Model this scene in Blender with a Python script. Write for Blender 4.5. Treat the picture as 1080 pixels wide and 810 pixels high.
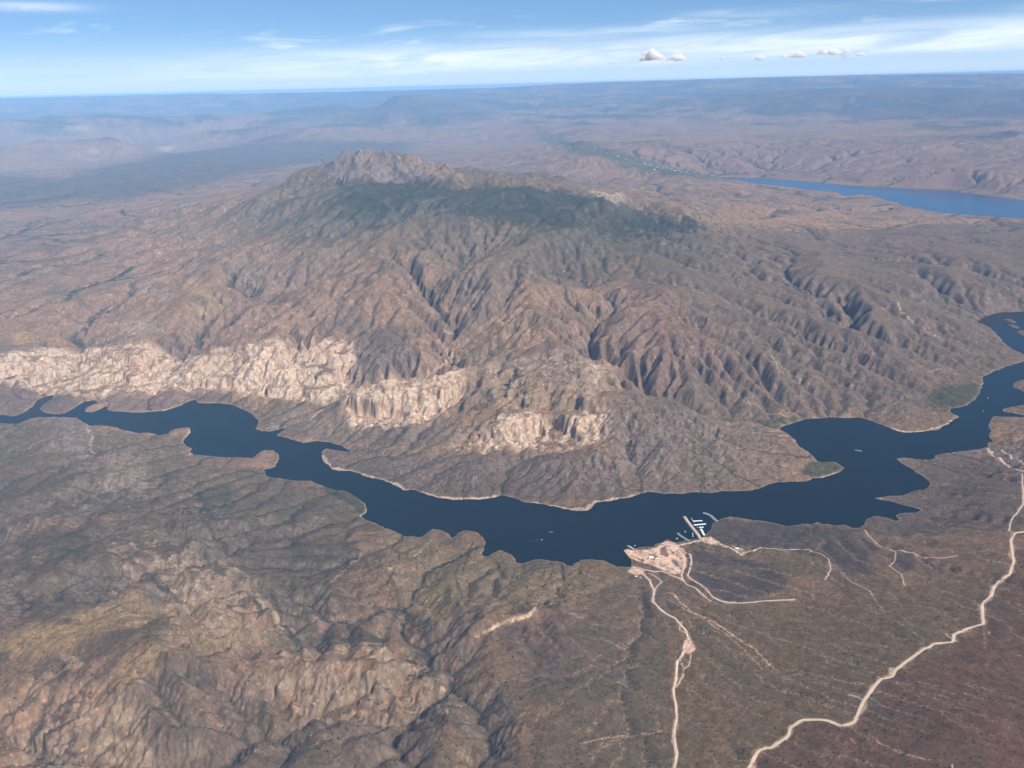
import bpy, bmesh, math, time, random
import numpy as np
from mathutils import Vector, Matrix

# ------------------------------------------------------------------ camera, sky, sun, exposure
CAM_H = 3000.0                    # metres above the reservoir
FOC = 874.0                       # focal length in pixels of the 1080 x 810 frame
PITCH = math.atan(316 / 874.0)
RHO = 0.0255                      # the window seat leans a little
SUN_EL = math.radians(48); SUN_AZ = math.radians(50)   # azimuth measured from straight behind, towards the right

sc = bpy.context.scene
for o in list(bpy.data.objects): bpy.data.objects.remove(o)
col = sc.collection
cam = bpy.data.objects.new('camera', bpy.data.cameras.new('camera')); col.objects.link(cam); sc.camera = cam
cam.data.sensor_width = 36.0; cam.data.lens = 36.0 * FOC / 1080.0
cam.data.clip_start = 5.0; cam.data.clip_end = 900000.0
_f = Vector((0, math.cos(PITCH), -math.sin(PITCH))); _u = Vector((0, math.sin(PITCH), math.cos(PITCH))); _r = Vector((1, 0, 0))
_cx = _r * math.cos(RHO) - _u * math.sin(RHO); _cy = _r * math.sin(RHO) + _u * math.cos(RHO)
cam.matrix_world = Matrix(((_cx.x, _cy.x, -_f.x, 0), (_cx.y, _cy.y, -_f.y, 0), (_cx.z, _cy.z, -_f.z, CAM_H), (0, 0, 0, 1)))

sun = bpy.data.objects.new('sun', bpy.data.lights.new('sun', 'SUN')); col.objects.link(sun)
sun.data.energy = 5.0; sun.data.angle = math.radians(0.5); sun.data.color = (1.0, 0.965, 0.915)
_to = Vector((math.sin(SUN_AZ) * math.cos(SUN_EL), -math.cos(SUN_AZ) * math.cos(SUN_EL), math.sin(SUN_EL)))
sun.rotation_euler = _to.to_track_quat('Z', 'Y').to_euler()

def N(nt, kind, **kw):
    n = nt.nodes.new(kind)
    for k, v in kw.items():
        if k in n.inputs: n.inputs[k].default_value = v
        else: setattr(n, k, v)
    return n
def math_node(nt, op, a, b=None, c=None, clamp=False):
    n = nt.nodes.new('ShaderNodeMath'); n.operation = op; n.use_clamp = clamp
    for i, v in enumerate((a, b, c)):
        if v is None: continue
        if isinstance(v, (int, float)): n.inputs[i].default_value = v
        else: nt.links.new(v, n.inputs[i])
    return n.outputs[0]
def mix_rgb(nt, fac, a, b, mode='MIX'):
    n = nt.nodes.new('ShaderNodeMix'); n.data_type = 'RGBA'; n.blend_type = mode
    for s, v in ((n.inputs[0], fac), (n.inputs[6], a), (n.inputs[7], b)):
        if isinstance(v, (int, float)): s.default_value = v
        elif isinstance(v, tuple): s.default_value = v if len(v) == 4 else (*v, 1)
        else: nt.links.new(v, s)
    return n.outputs[2]
def map_range(nt, v, a, b, c=0.0, d=1.0, smooth=True):
    n = nt.nodes.new('ShaderNodeMapRange'); n.interpolation_type = 'SMOOTHSTEP' if smooth else 'LINEAR'
    nt.links.new(v, n.inputs[0])
    for i, k in enumerate((a, b, c, d)): n.inputs[i + 1].default_value = k
    return n.outputs[0]

world = bpy.data.worlds.new('World'); sc.world = world; world.use_nodes = True
nt = world.node_tree; nt.nodes.clear()
out = nt.nodes.new('ShaderNodeOutputWorld'); bg = nt.nodes.new('ShaderNodeBackground'); bg.inputs['Strength'].default_value = 0.0955
sky = nt.nodes.new('ShaderNodeTexSky'); sky.sky_type = 'NISHITA'; sky.sun_disc = False
sky.sun_elevation = SUN_EL; sky.sun_rotation = math.pi - SUN_AZ
sky.altitude = 1500; sky.air_density = 1.0; sky.dust_density = 0.6; sky.ozone_density = 2.5
geo = nt.nodes.new('ShaderNodeTexCoord')
sep = nt.nodes.new('ShaderNodeSeparateXYZ'); nt.links.new(geo.outputs['Generated'], sep.inputs[0])
zc = math_node(nt, 'ADD', math_node(nt, 'MAXIMUM', sep.outputs['Z'], 0.0), 0.075)
cmb = nt.nodes.new('ShaderNodeCombineXYZ')
nt.links.new(sep.outputs['X'], cmb.inputs[0]); nt.links.new(sep.outputs['Y'], cmb.inputs[1]); nt.links.new(zc, cmb.inputs[2])
nt.links.new(cmb.outputs[0], sky.inputs[0])
# thin high cloud: streaks in azimuth and elevation
az = math_node(nt, 'ARCTAN2', sep.outputs['X'], sep.outputs['Y']); el = math_node(nt, 'ARCSINE', sep.outputs['Z'])
pc = nt.nodes.new('ShaderNodeCombineXYZ')
nt.links.new(math_node(nt, 'MULTIPLY', az, 7.0), pc.inputs[0])
nt.links.new(math_node(nt, 'MULTIPLY', math_node(nt, 'ADD', el, math_node(nt, 'MULTIPLY', az, -0.03)), 62.0), pc.inputs[1])
n1 = N(nt, 'ShaderNodeTexNoise', Scale=1.0, Detail=9.0, Roughness=0.6, Distortion=0.7); nt.links.new(pc.outputs[0], n1.inputs['Vector'])
pc2 = nt.nodes.new('ShaderNodeCombineXYZ')
nt.links.new(math_node(nt, 'MULTIPLY', az, 1.6), pc2.inputs[0]); nt.links.new(math_node(nt, 'MULTIPLY', el, 30.0), pc2.inputs[1]); pc2.inputs[2].default_value = 4.2
n2 = N(nt, 'ShaderNodeTexNoise', Scale=1.0, Detail=4.0, Roughness=0.5); nt.links.new(pc2.outputs[0], n2.inputs['Vector'])
side = map_range(nt, az, -0.45, -0.05, 0.20, 1.0)
tilt = math_node(nt, 'ADD', el, math_node(nt, 'MULTIPLY', az, -0.012))
veil = math_node(nt, 'MULTIPLY', math_node(nt, 'MULTIPLY', map_range(nt, tilt, 0.010, 0.020), map_range(nt, tilt, 0.052, 0.030)), side)
veil = math_node(nt, 'MULTIPLY', veil, map_range(nt, n2.outputs['Fac'], 0.25, 0.60, 0.35, 1.0))
veil = math_node(nt, 'MULTIPLY', veil, map_range(nt, n1.outputs['Fac'], 0.32, 0.62, 0.25, 1.0))
wisp = math_node(nt, 'MULTIPLY', map_range(nt, n1.outputs['Fac'], 0.52, 0.80), map_range(nt, n2.outputs['Fac'], 0.42, 0.62))
wisp = math_node(nt, 'MULTIPLY', wisp, map_range(nt, el, 0.015, 0.045))
low = map_range(nt, el, 0.070, -0.004, 0.0, 0.78)
def wisp_at(a0, e0, wa, we, k):
    u = math_node(nt, 'DIVIDE', math_node(nt, 'SUBTRACT', az, a0), wa); v = math_node(nt, 'DIVIDE', math_node(nt, 'SUBTRACT', el, e0), we)
    g = math_node(nt, 'EXPONENT', math_node(nt, 'MULTIPLY', math_node(nt, 'ADD', math_node(nt, 'MULTIPLY', u, u), math_node(nt, 'MULTIPLY', v, v)), -1.0))
    return math_node(nt, 'MULTIPLY', math_node(nt, 'MULTIPLY', g, map_range(nt, n1.outputs['Fac'], 0.30, 0.60, 0.15, 1.0)), k)
for w_ in ((-.339, .099, .024, .0045, .9), (-.480, .082, .045, .0040, .8), (-.56, .080, .05, .003, .6), (.29, .066, .075, .0040, .75), (.10, .052, .12, .0045, .6), (.46, .070, .05, .0022, .6), (.56, .058, .04, .0035, .7)):
    wisp = math_node(nt, 'MAXIMUM', wisp, wisp_at(*w_))
cf = math_node(nt, 'MAXIMUM', math_node(nt, 'MULTIPLY', veil, 0.92), math_node(nt, 'MULTIPLY', wisp, 0.8))
clear = mix_rgb(nt, 1.0, sky.outputs[0], (.80, .955, 1.08, 1), 'MULTIPLY')
skyc = mix_rgb(nt, cf, mix_rgb(nt, low, clear, (5.6, 6.9, 8.5, 1)), (7.8, 8.7, 9.8, 1))
nt.links.new(skyc, bg.inputs['Color']); nt.links.new(bg.outputs[0], out.inputs['Surface'])

vs = sc.view_settings; vs.view_transform = 'Standard'; vs.look = 'None'; vs.exposure = 0.36; vs.gamma = 1.0; vs.use_curve_mapping = False
sc.render.engine = 'CYCLES'
cy = sc.cycles; cy.max_bounces = 6; cy.diffuse_bounces = 2; cy.glossy_bounces = 2; cy.transmission_bounces = 2; cy.volume_bounces = 8; cy.transparent_max_bounces = 8
cy.caustics_reflective = False; cy.caustics_refractive = False; cy.use_denoising = True
# ------------------------------------------------------------------ terrain (numpy)
RNG = np.random.default_rng(7)
RE = 7.4e6                      # effective earth radius (with refraction)

def drop(d):
    return np.maximum(0.0, d - 15000.0) ** 2 / (2 * RE)

def rays(px, py):
    """direction through a point of the 1080 x 810 frame"""
    px = np.asarray(px, float); py = np.asarray(py, float)
    u = (px - 540.0) / FOC; v = (405.0 - py) / FOC
    u2 = u * math.cos(RHO) + v * math.sin(RHO)
    v2 = -u * math.sin(RHO) + v * math.cos(RHO)
    x = u2
    y = math.cos(PITCH) + v2 * math.sin(PITCH)
    z = -math.sin(PITCH) + v2 * math.cos(PITCH)
    return x, y, z

def at_height(pts):
    """(px, py, height above the lake) -> x, y, h"""
    a = np.array(pts, float)
    x, y, z = rays(a[:, 0], a[:, 1])
    zz = a[:, 2].copy()
    for _ in range(6):
        t = (zz - CAM_H) / z
        d = t * np.hypot(x, y)
        zz = a[:, 2] - drop(d)
    return np.stack([t * x, t * y, a[:, 2]], 1)

def at_dist(pts):
    """(px, py, distance in km) -> x, y, h"""
    a = np.array(pts, float)
    x, y, z = rays(a[:, 0], a[:, 1])
    d = a[:, 2] * 1000.0
    t = d / np.hypot(x, y)
    return np.stack([t * x, t * y, CAM_H + t * z + drop(d)], 1)

# ---- noise
_PERM = RNG.permutation(4096)
_GA = RNG.uniform(0, 2 * np.pi, 4096)
_GX = np.cos(_GA).astype(np.float32); _GY = np.sin(_GA).astype(np.float32)

def perlin(x, y):
    xi = np.floor(x); yi = np.floor(y)
    fx = (x - xi).astype(np.float32); fy = (y - yi).astype(np.float32)
    xi = xi.astype(np.int64); yi = yi.astype(np.int64)
    u = fx * fx * fx * (fx * (fx * 6 - 15) + 10)
    v = fy * fy * fy * (fy * (fy * 6 - 15) + 10)
    a0 = _PERM[xi & 4095]; a1 = _PERM[(xi + 1) & 4095]
    def g(a, yy, dx, dy):
        k = (a + yy) & 4095
        k = _PERM[k]
        return _GX[k] * dx + _GY[k] * dy
    n00 = g(a0, yi, fx, fy); n10 = g(a1, yi, fx - 1, fy)
    n01 = g(a0, yi + 1, fx, fy - 1); n11 = g(a1, yi + 1, fx - 1, fy - 1)
    a = n00 + u * (n10 - n00); b = n01 + u * (n11 - n01)
    return (a + v * (b - a)) * 1.5

def fbm(x, y, wl, octs, gain=0.5, seed=0):
    s = np.zeros(np.shape(x), np.float32); amp = 1.0; tot = 0.0
    f = 1.0 / wl
    for o in range(octs):
        c, sn = math.cos(0.7 * o + seed), math.sin(0.7 * o + seed)
        s += amp * perlin((x * c - y * sn) * f + 17.3 * o + seed * 31.7, (x * sn + y * c) * f + 9.1 * o + seed * 13.1)
        tot += amp; amp *= gain; f *= 2.03
    return s / tot

def ridged(x, y, wl, octs, seed=0, gain=0.5):
    s = np.zeros(np.shape(x), np.float32); amp = 1.0; tot = 0.0
    f = 1.0 / wl; w = 1.0
    for o in range(octs):
        c, sn = math.cos(0.9 * o + seed), math.sin(0.9 * o + seed)
        n = 1 - np.abs(perlin((x * c - y * sn) * f + 7.7 * o + seed * 11.9, (x * sn + y * c) * f + 3.3 * o + seed * 23.3)) * 1.6
        n = np.clip(n, 0, 1) ** 2
        s += amp * n * w; tot += amp
        w = np.clip(n * 1.4, 0, 1)
        amp *= gain; f *= 2.07
    return s / tot

def sstep(a, b, x):
    t = np.clip((x - a) / (b - a), 0, 1)
    return t * t * (3 - 2 * t)

def blur(a, r):
    """three box blurs of radius r cells"""
    r = int(r)
    if r < 1: return a
    for _ in range(3):
        for ax in (0, 1):
            p = np.pad(a, [(r + 1, r) if i == ax else (0, 0) for i in (0, 1)], mode='edge')
            c = np.cumsum(p, axis=ax, dtype=np.float64)
            n = a.shape[ax]
            hi = np.take(c, np.arange(2 * r + 1, 2 * r + 1 + n), axis=ax)
            lo = np.take(c, np.arange(0, n), axis=ax)
            a = (hi - lo) / (2 * r + 1)
    return a

class Grid:
    def __init__(s, x0, x1, y0, y1, c):
        s.x0, s.y0, s.c = x0, y0, c
        s.nx = int(round((x1 - x0) / c)) + 1; s.ny = int(round((y1 - y0) / c)) + 1
        s.x1 = x0 + (s.nx - 1) * c; s.y1 = y0 + (s.ny - 1) * c
    def xy(s, k=1):
        return np.meshgrid(s.x0 + s.c * k * np.arange((s.nx - 1) // k + 2), s.y0 + s.c * k * np.arange((s.ny - 1) // k + 2)) if k > 1 else \
            np.meshgrid(s.x0 + s.c * np.arange(s.nx), s.y0 + s.c * np.arange(s.ny))
    def up(s, coarse, k):
        """bilinear: values on xy(k) -> this grid"""
        X, Y = s.xy()
        return bil(coarse, (X - s.x0) / (s.c * k), (Y - s.y0) / (s.c * k))
    def edge(s, x, y, w):
        d = np.minimum(np.minimum(x - s.x0, s.x1 - x), np.minimum(y - s.y0, s.y1 - y))
        return sstep(0, w, d)
    def lin(s, a, x, y):
        return bil(a, (x - s.x0) / s.c, (y - s.y0) / s.c)
    def cub(s, a, x, y):
        fx = np.clip((x - s.x0) / s.c, 0, s.nx - 1.001); fy = np.clip((y - s.y0) / s.c, 0, s.ny - 1.001)
        ix = fx.astype(np.int64); iy = fy.astype(np.int64); tx = fx - ix; ty = fy - iy
        def w(t):
            return (-0.5*t+t*t-0.5*t**3, 1-2.5*t*t+1.5*t**3, 0.5*t+2*t*t-1.5*t**3, -0.5*t*t+0.5*t**3)
        wx = w(tx); wy = w(ty); out = 0.0
        for j in range(4):
            jj = np.clip(iy + j - 1, 0, s.ny - 1) * s.nx; row = 0.0
            for i in range(4):
                row = row + wx[i] * a.ravel()[jj + np.clip(ix + i - 1, 0, s.nx - 1)]
            out = out + wy[j] * row
        return out

def bil(a, fx, fy):
    ny, nx = a.shape
    fx = np.clip(fx, 0, nx - 1.001); fy = np.clip(fy, 0, ny - 1.001)
    ix = fx.astype(np.int64); iy = fy.astype(np.int64); tx = fx - ix; ty = fy - iy
    r = a.ravel(); k = iy * nx + ix
    p = r[k] * (1 - tx) + r[k + 1] * tx
    q = r[k + nx] * (1 - tx) + r[k + nx + 1] * tx
    return p * (1 - ty) + q * ty

def seg_dist(x, y, poly, closed=True):
    sh = x.shape; x = x.ravel(); y = y.ravel()
    best = np.full(x.shape, 1e18); n = len(poly)
    for i in range(n if closed else n - 1):
        ax, ay = poly[i]; bx, by = poly[(i + 1) % n]
        dx, dy = bx - ax, by - ay; L = dx * dx + dy * dy + 1e-9
        t = np.clip(((x - ax) * dx + (y - ay) * dy) / L, 0, 1)
        np.minimum(best, (x - ax - t * dx) ** 2 + (y - ay - t * dy) ** 2, out=best)
    return np.sqrt(best).reshape(sh)

def inside(x, y, poly):
    sh = x.shape; x = x.ravel(); y = y.ravel(); r = np.zeros(x.shape, bool); n = len(poly)
    for i in range(n):
        ax, ay = poly[i]; bx, by = poly[(i + 1) % n]
        if ay == by: continue
        c = ((ay > y) != (by > y)) & (x < (bx - ax) * (y - ay) / (by - ay) + ax)
        r ^= c
    return r.reshape(sh)

def sdf(x, y, poly):
    """positive outside, negative inside"""
    d = seg_dist(x, y, poly)
    return np.where(inside(x, y, poly), -d, d)

# ---- fluvial erosion
_NB = [(-1, -1), (-1, 0), (-1, 1), (0, -1), (0, 1), (1, -1), (1, 0), (1, 1)]

def shift(a, dy, dx, fill):
    o = np.full_like(a, fill); ny, nx = a.shape
    o[max(0, -dy):ny - max(0, dy), max(0, -dx):nx - max(0, dx)] = a[max(0, dy):ny - max(0, -dy), max(0, dx):nx - max(0, -dx)]
    return o

def fill_pits(h, base, eps, lev=4):
    ny, nx = h.shape
    big = 1e9
    if lev > 0 and min(ny, nx) > 60:
        py, px = ny % 2, nx % 2
        hp = np.pad(h, ((0, py), (0, px)), mode='edge'); bp = np.pad(base, ((0, py), (0, px)), mode='edge')
        q = hp.reshape(hp.shape[0] // 2, 2, hp.shape[1] // 2, 2)
        hc = q.max(axis=(1, 3))
        bc = bp.reshape(q.shape).any(axis=(1, 3))
        wc = fill_pits(hc, bc, eps * 2, lev - 1)
        w = np.repeat(np.repeat(wc, 2, 0), 2, 1)[:ny, :nx] + eps * 2
        w = np.maximum(w, h); n = 14
    else:
        w = np.full_like(h, big); n = 160
    b = base.copy(); b[0] = b[-1] = True; b[:, 0] = b[:, -1] = True
    w = np.where(b, h, w)
    for _ in range(n):
        m = w
        m = np.minimum(m, np.minimum(shift(w, 1, 0, big), shift(w, -1, 0, big)) + eps)
        m = np.minimum(m, np.minimum(shift(w, 0, 1, big), shift(w, 0, -1, big)) + eps)
        m = np.minimum(m, np.minimum(np.minimum(shift(w, 1, 1, big), shift(w, -1, -1, big)), np.minimum(shift(w, 1, -1, big), shift(w, -1, 1, big))) + eps * 1.4)
        w = np.where(b, h, np.maximum(h, m))
    return w

def drain(h, base, dx, jit, inflow=None):
    ny, nx = h.shape; N = ny * nx
    idx = np.arange(N).reshape(ny, nx)
    rec = idx.copy(); best = np.zeros_like(h)
    dist = np.full(h.shape, dx)
    for q, (dy, dxx) in enumerate(_NB):
        L = dx * math.hypot(dy, dxx)
        s = (h - shift(h, dy, dxx, 1e9)) / L * jit[q]
        m = s > best
        best[m] = s[m]; rec[m] = idx[m] + dy * nx + dxx; dist[m] = L
    b = base.copy(); b[0] = b[-1] = True; b[:, 0] = b[:, -1] = True
    rec[b] = idx[b]
    rec = rec.ravel()
    depth = (rec != np.arange(N)).astype(np.int32); p = rec.copy()
    while True:
        a = depth[p]
        if not a.any(): break
        depth = depth + a; p = p[p]
    order = np.argsort(depth, kind='stable')
    cuts = np.concatenate([[0], np.cumsum(np.bincount(depth))])
    A = np.full(N, float(dx * dx))
    if inflow is not None: A += inflow.ravel()
    for k in range(len(cuts) - 2, 0, -1):
        c = order[cuts[k]:cuts[k + 1]]
        np.add.at(A, rec[c], A[c])
    return rec, dist.ravel(), order, cuts, A

def erode(h, macro, base, dx, K, iters, rad, rate, diff, m=0.5, inflow=None):
    sh = h.shape
    jit = [RNG.uniform(0.55, 1.45, sh).astype(np.float32) for _ in range(8)]
    for it in range(iters):
        rec, dist, order, cuts, A = drain(fill_pits(h, base, dx * 1e-3), base, dx, jit, inflow)
        f = (K.ravel() * A ** m / dist)
        hf = h.ravel().copy()
        for k in range(1, len(cuts) - 1):
            c = order[cuts[k]:cuts[k + 1]]
            hr = np.minimum(hf[rec[c]], hf[c]); hf[c] = (hf[c] + f[c] * hr) / (1 + f[c])
        h = hf.reshape(sh)
        lap = shift(h, 1, 0, 0) + shift(h, -1, 0, 0) + shift(h, 0, 1, 0) + shift(h, 0, -1, 0) - 4 * h
        lap[0] = lap[-1] = 0; lap[:, 0] = lap[:, -1] = 0
        h = np.where(base, h, h + diff * lap)
        d = blur(macro - h, rad)
        h = np.where(base, h, h + rate * d)
    return h, A.reshape(sh)
# ------------------------------------------------------------------ where things stand
# reservoir shore, traced on the frame and laid on the level of the water
SHORE_NORTH = [(-160,452),(-90,446),(-40,440),(0,437),(15,439),(25,435),(34,429),(40,421),(48,418),(57,417),(55,421),(47,426),(43,432),(48,436),
    (58,437),(67,436),(77,431),(88,424),(100,422),(103,426),(91,430),(90,434),(98,435),(106,431),(113,428),(113,433),(122,434),(133,435),(150,435),(173,433),(190,428),(198,424),(206,421),(209,425),(230,425),(245,427),(257,432),(267,437),
    (273,443),(270,452),(275,455),(285,455),(306,450),(291,459),(300,461),(310,464),(320,467),(337,465),(348,467),(360,470),(372,477),
    (362,476),(352,474),(342,472),(339,477),(342,487),(350,495),(358,497),(368,496),(378,499),(387,503),(398,505),(410,509),(427,517),(436,516),(447,520),(463,525),(480,527),(494,526),
    (507,526),(518,525),(530,522),(537,524),(553,529),(565,530),(577,533),(588,534),(597,537),(609,539),(620,538),(625,534),(629,530),(644,528),(667,524),(684,519),(700,521),(716,521),
    (732,519),(747,520),(762,518),(778,518),(800,516),(810,511),(818,509),(829,508),(840,508),(850,508),(857,504),(867,504),(884,499),(892,494),(886,490),(878,487),(870,488),(862,487),(858,482),
    (856,479),(850,475),(844,471),(840,467),(838,464),(830,457),(821,452),(831,448),(849,442),(864,441),(876,440),(890,441),(907,440),(914,442),(920,444),(926,447),(938,451),(946,455),(956,456),(967,456),
    (978,454),(988,453),(996,449),(1002,446),(1007,442),(1012,440),(1003,435),(1002,431),(1010,430),(1018,428),(1026,423),(1032,417),(1035,410),(1037,403),(1036,398),(1043,394),(1049,391),(1054,390),(1060,387),
    (1070,384),(1080,381),(1084,379),(1080,374),(1073,371),(1067,368),(1062,364),(1058,361),(1054,356),(1049,351),(1045,347),(1040,344),(1034,342),(1029,340),(1033,337),(1038,334),(1044,332),(1049,330),(1064,329),
    (1080,328),(1130,325),(1200,322)]
SHORE_SOUTH = [(1200,334),(1130,338),(1090,344),(1080,349),(1075,348),(1072,343),(1068,337),(1062,333),(1061,336),(1066,343),(1074,351),(1095,362),(1120,374),(1140,386),(1130,394),(1100,399),(1080,400),
    (1069,404),(1068,408),(1080,413),(1100,419),(1080,427),(1068,429),(1058,431),(1059,434),(1080,438),(1100,442),(1075,440),(1049,439),(1045,443),(1043,449),(1046,454),(1043,460),(1048,466),(1042,467),(1044,471),
    (1038,472),(1030,474),(1013,476),(998,478),(987,480),(984,485),(969,485),(955,483),(944,484),(949,488),(956,491),(962,495),(969,500),(976,504),(982,511),(974,516),(962,518),(951,523),(938,523),(923,526),
    (934,528),(945,530),(958,534),(972,538),(966,541),(952,541),(944,544),(951,548),(946,550),(935,546),(922,544),(913,548),(912,553),(908,557),(898,557),(892,554),(880,554),(867,553),(862,551),(856,553),(845,553),
    (831,555),(820,553),(804,549),(790,548),(778,546),(770,545),(760,548),(753,551),(750,556),(746,561),(742,566),(735,568),(728,569),(722,570),(716,572),(710,572),(704,569),(698,573),(693,573),(689,577),(680,576),(672,577),(668,581),(663,579),
    (658,580),(661,585),(666,590),(668,594),(664,600),(660,598),(652,597),(647,596),(641,593),(636,591),(624,590),(613,590),(607,594),(602,599),(597,596),(593,592),(583,591),(573,590),(566,590),
    (559,592),(552,594),(545,595),(542,588),(538,584),(528,580),(521,583),(512,587),(509,584),(512,573),(508,566),(503,562),(497,560),(489,560),(482,563),(479,568),(476,570),(474,564),(466,559),(457,558),
    (449,563),(443,567),(435,566),(427,565),(418,561),(410,558),(403,556),(397,553),(388,549),(380,545),(386,541),(388,537),(384,531),(377,526),(367,519),(350,516),(338,512),(327,507),(312,507),(300,505),(290,504),(281,502),
    (278,495),(284,494),(290,492),(294,485),(293,479),(289,475),(280,474),(273,478),(267,483),(253,482),(240,482),(220,481),(203,480),(200,476),(202,473),(197,470),(193,467),(195,462),(201,456),(200,451),(191,451),(183,453),
    (176,458),(168,459),(158,456),(147,457),(137,455),(127,453),(120,450),(113,449),(104,449),(97,450),(90,447),(80,441),(66,440),(50,440),(33,441),(20,447),(0,446),(-40,450),(-90,456),(-160,464)]
L_MAIN = [(p[0], p[1]) for p in at_height([(a, b, 0) for a, b in SHORE_NORTH + SHORE_SOUTH])]
FAR_LEVEL = 80.0
SHORE_FAR = [(746,187),(770,187),(803,188),(835,190),(868,193),(900,196),(925,197),(960,199),(998,200),(1015,203),(1031,205),(1055,208),(1080,211),(1130,214),(1240,222),
    (1240,246),(1140,236),(1080,230),(1050,229),(1027,227),(1000,225),(982,223),(965,219),(953,217),(945,213),(933,211),(922,207),(909,204.5),(895,207),(888,206),(884,203),(862,201),(844,199),(820,196),(791,193),(770,191),(754,189.5)]
L_FAR = [(p[0], p[1]) for p in at_height([(a, b, FAR_LEVEL) for a, b in SHORE_FAR])]

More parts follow.
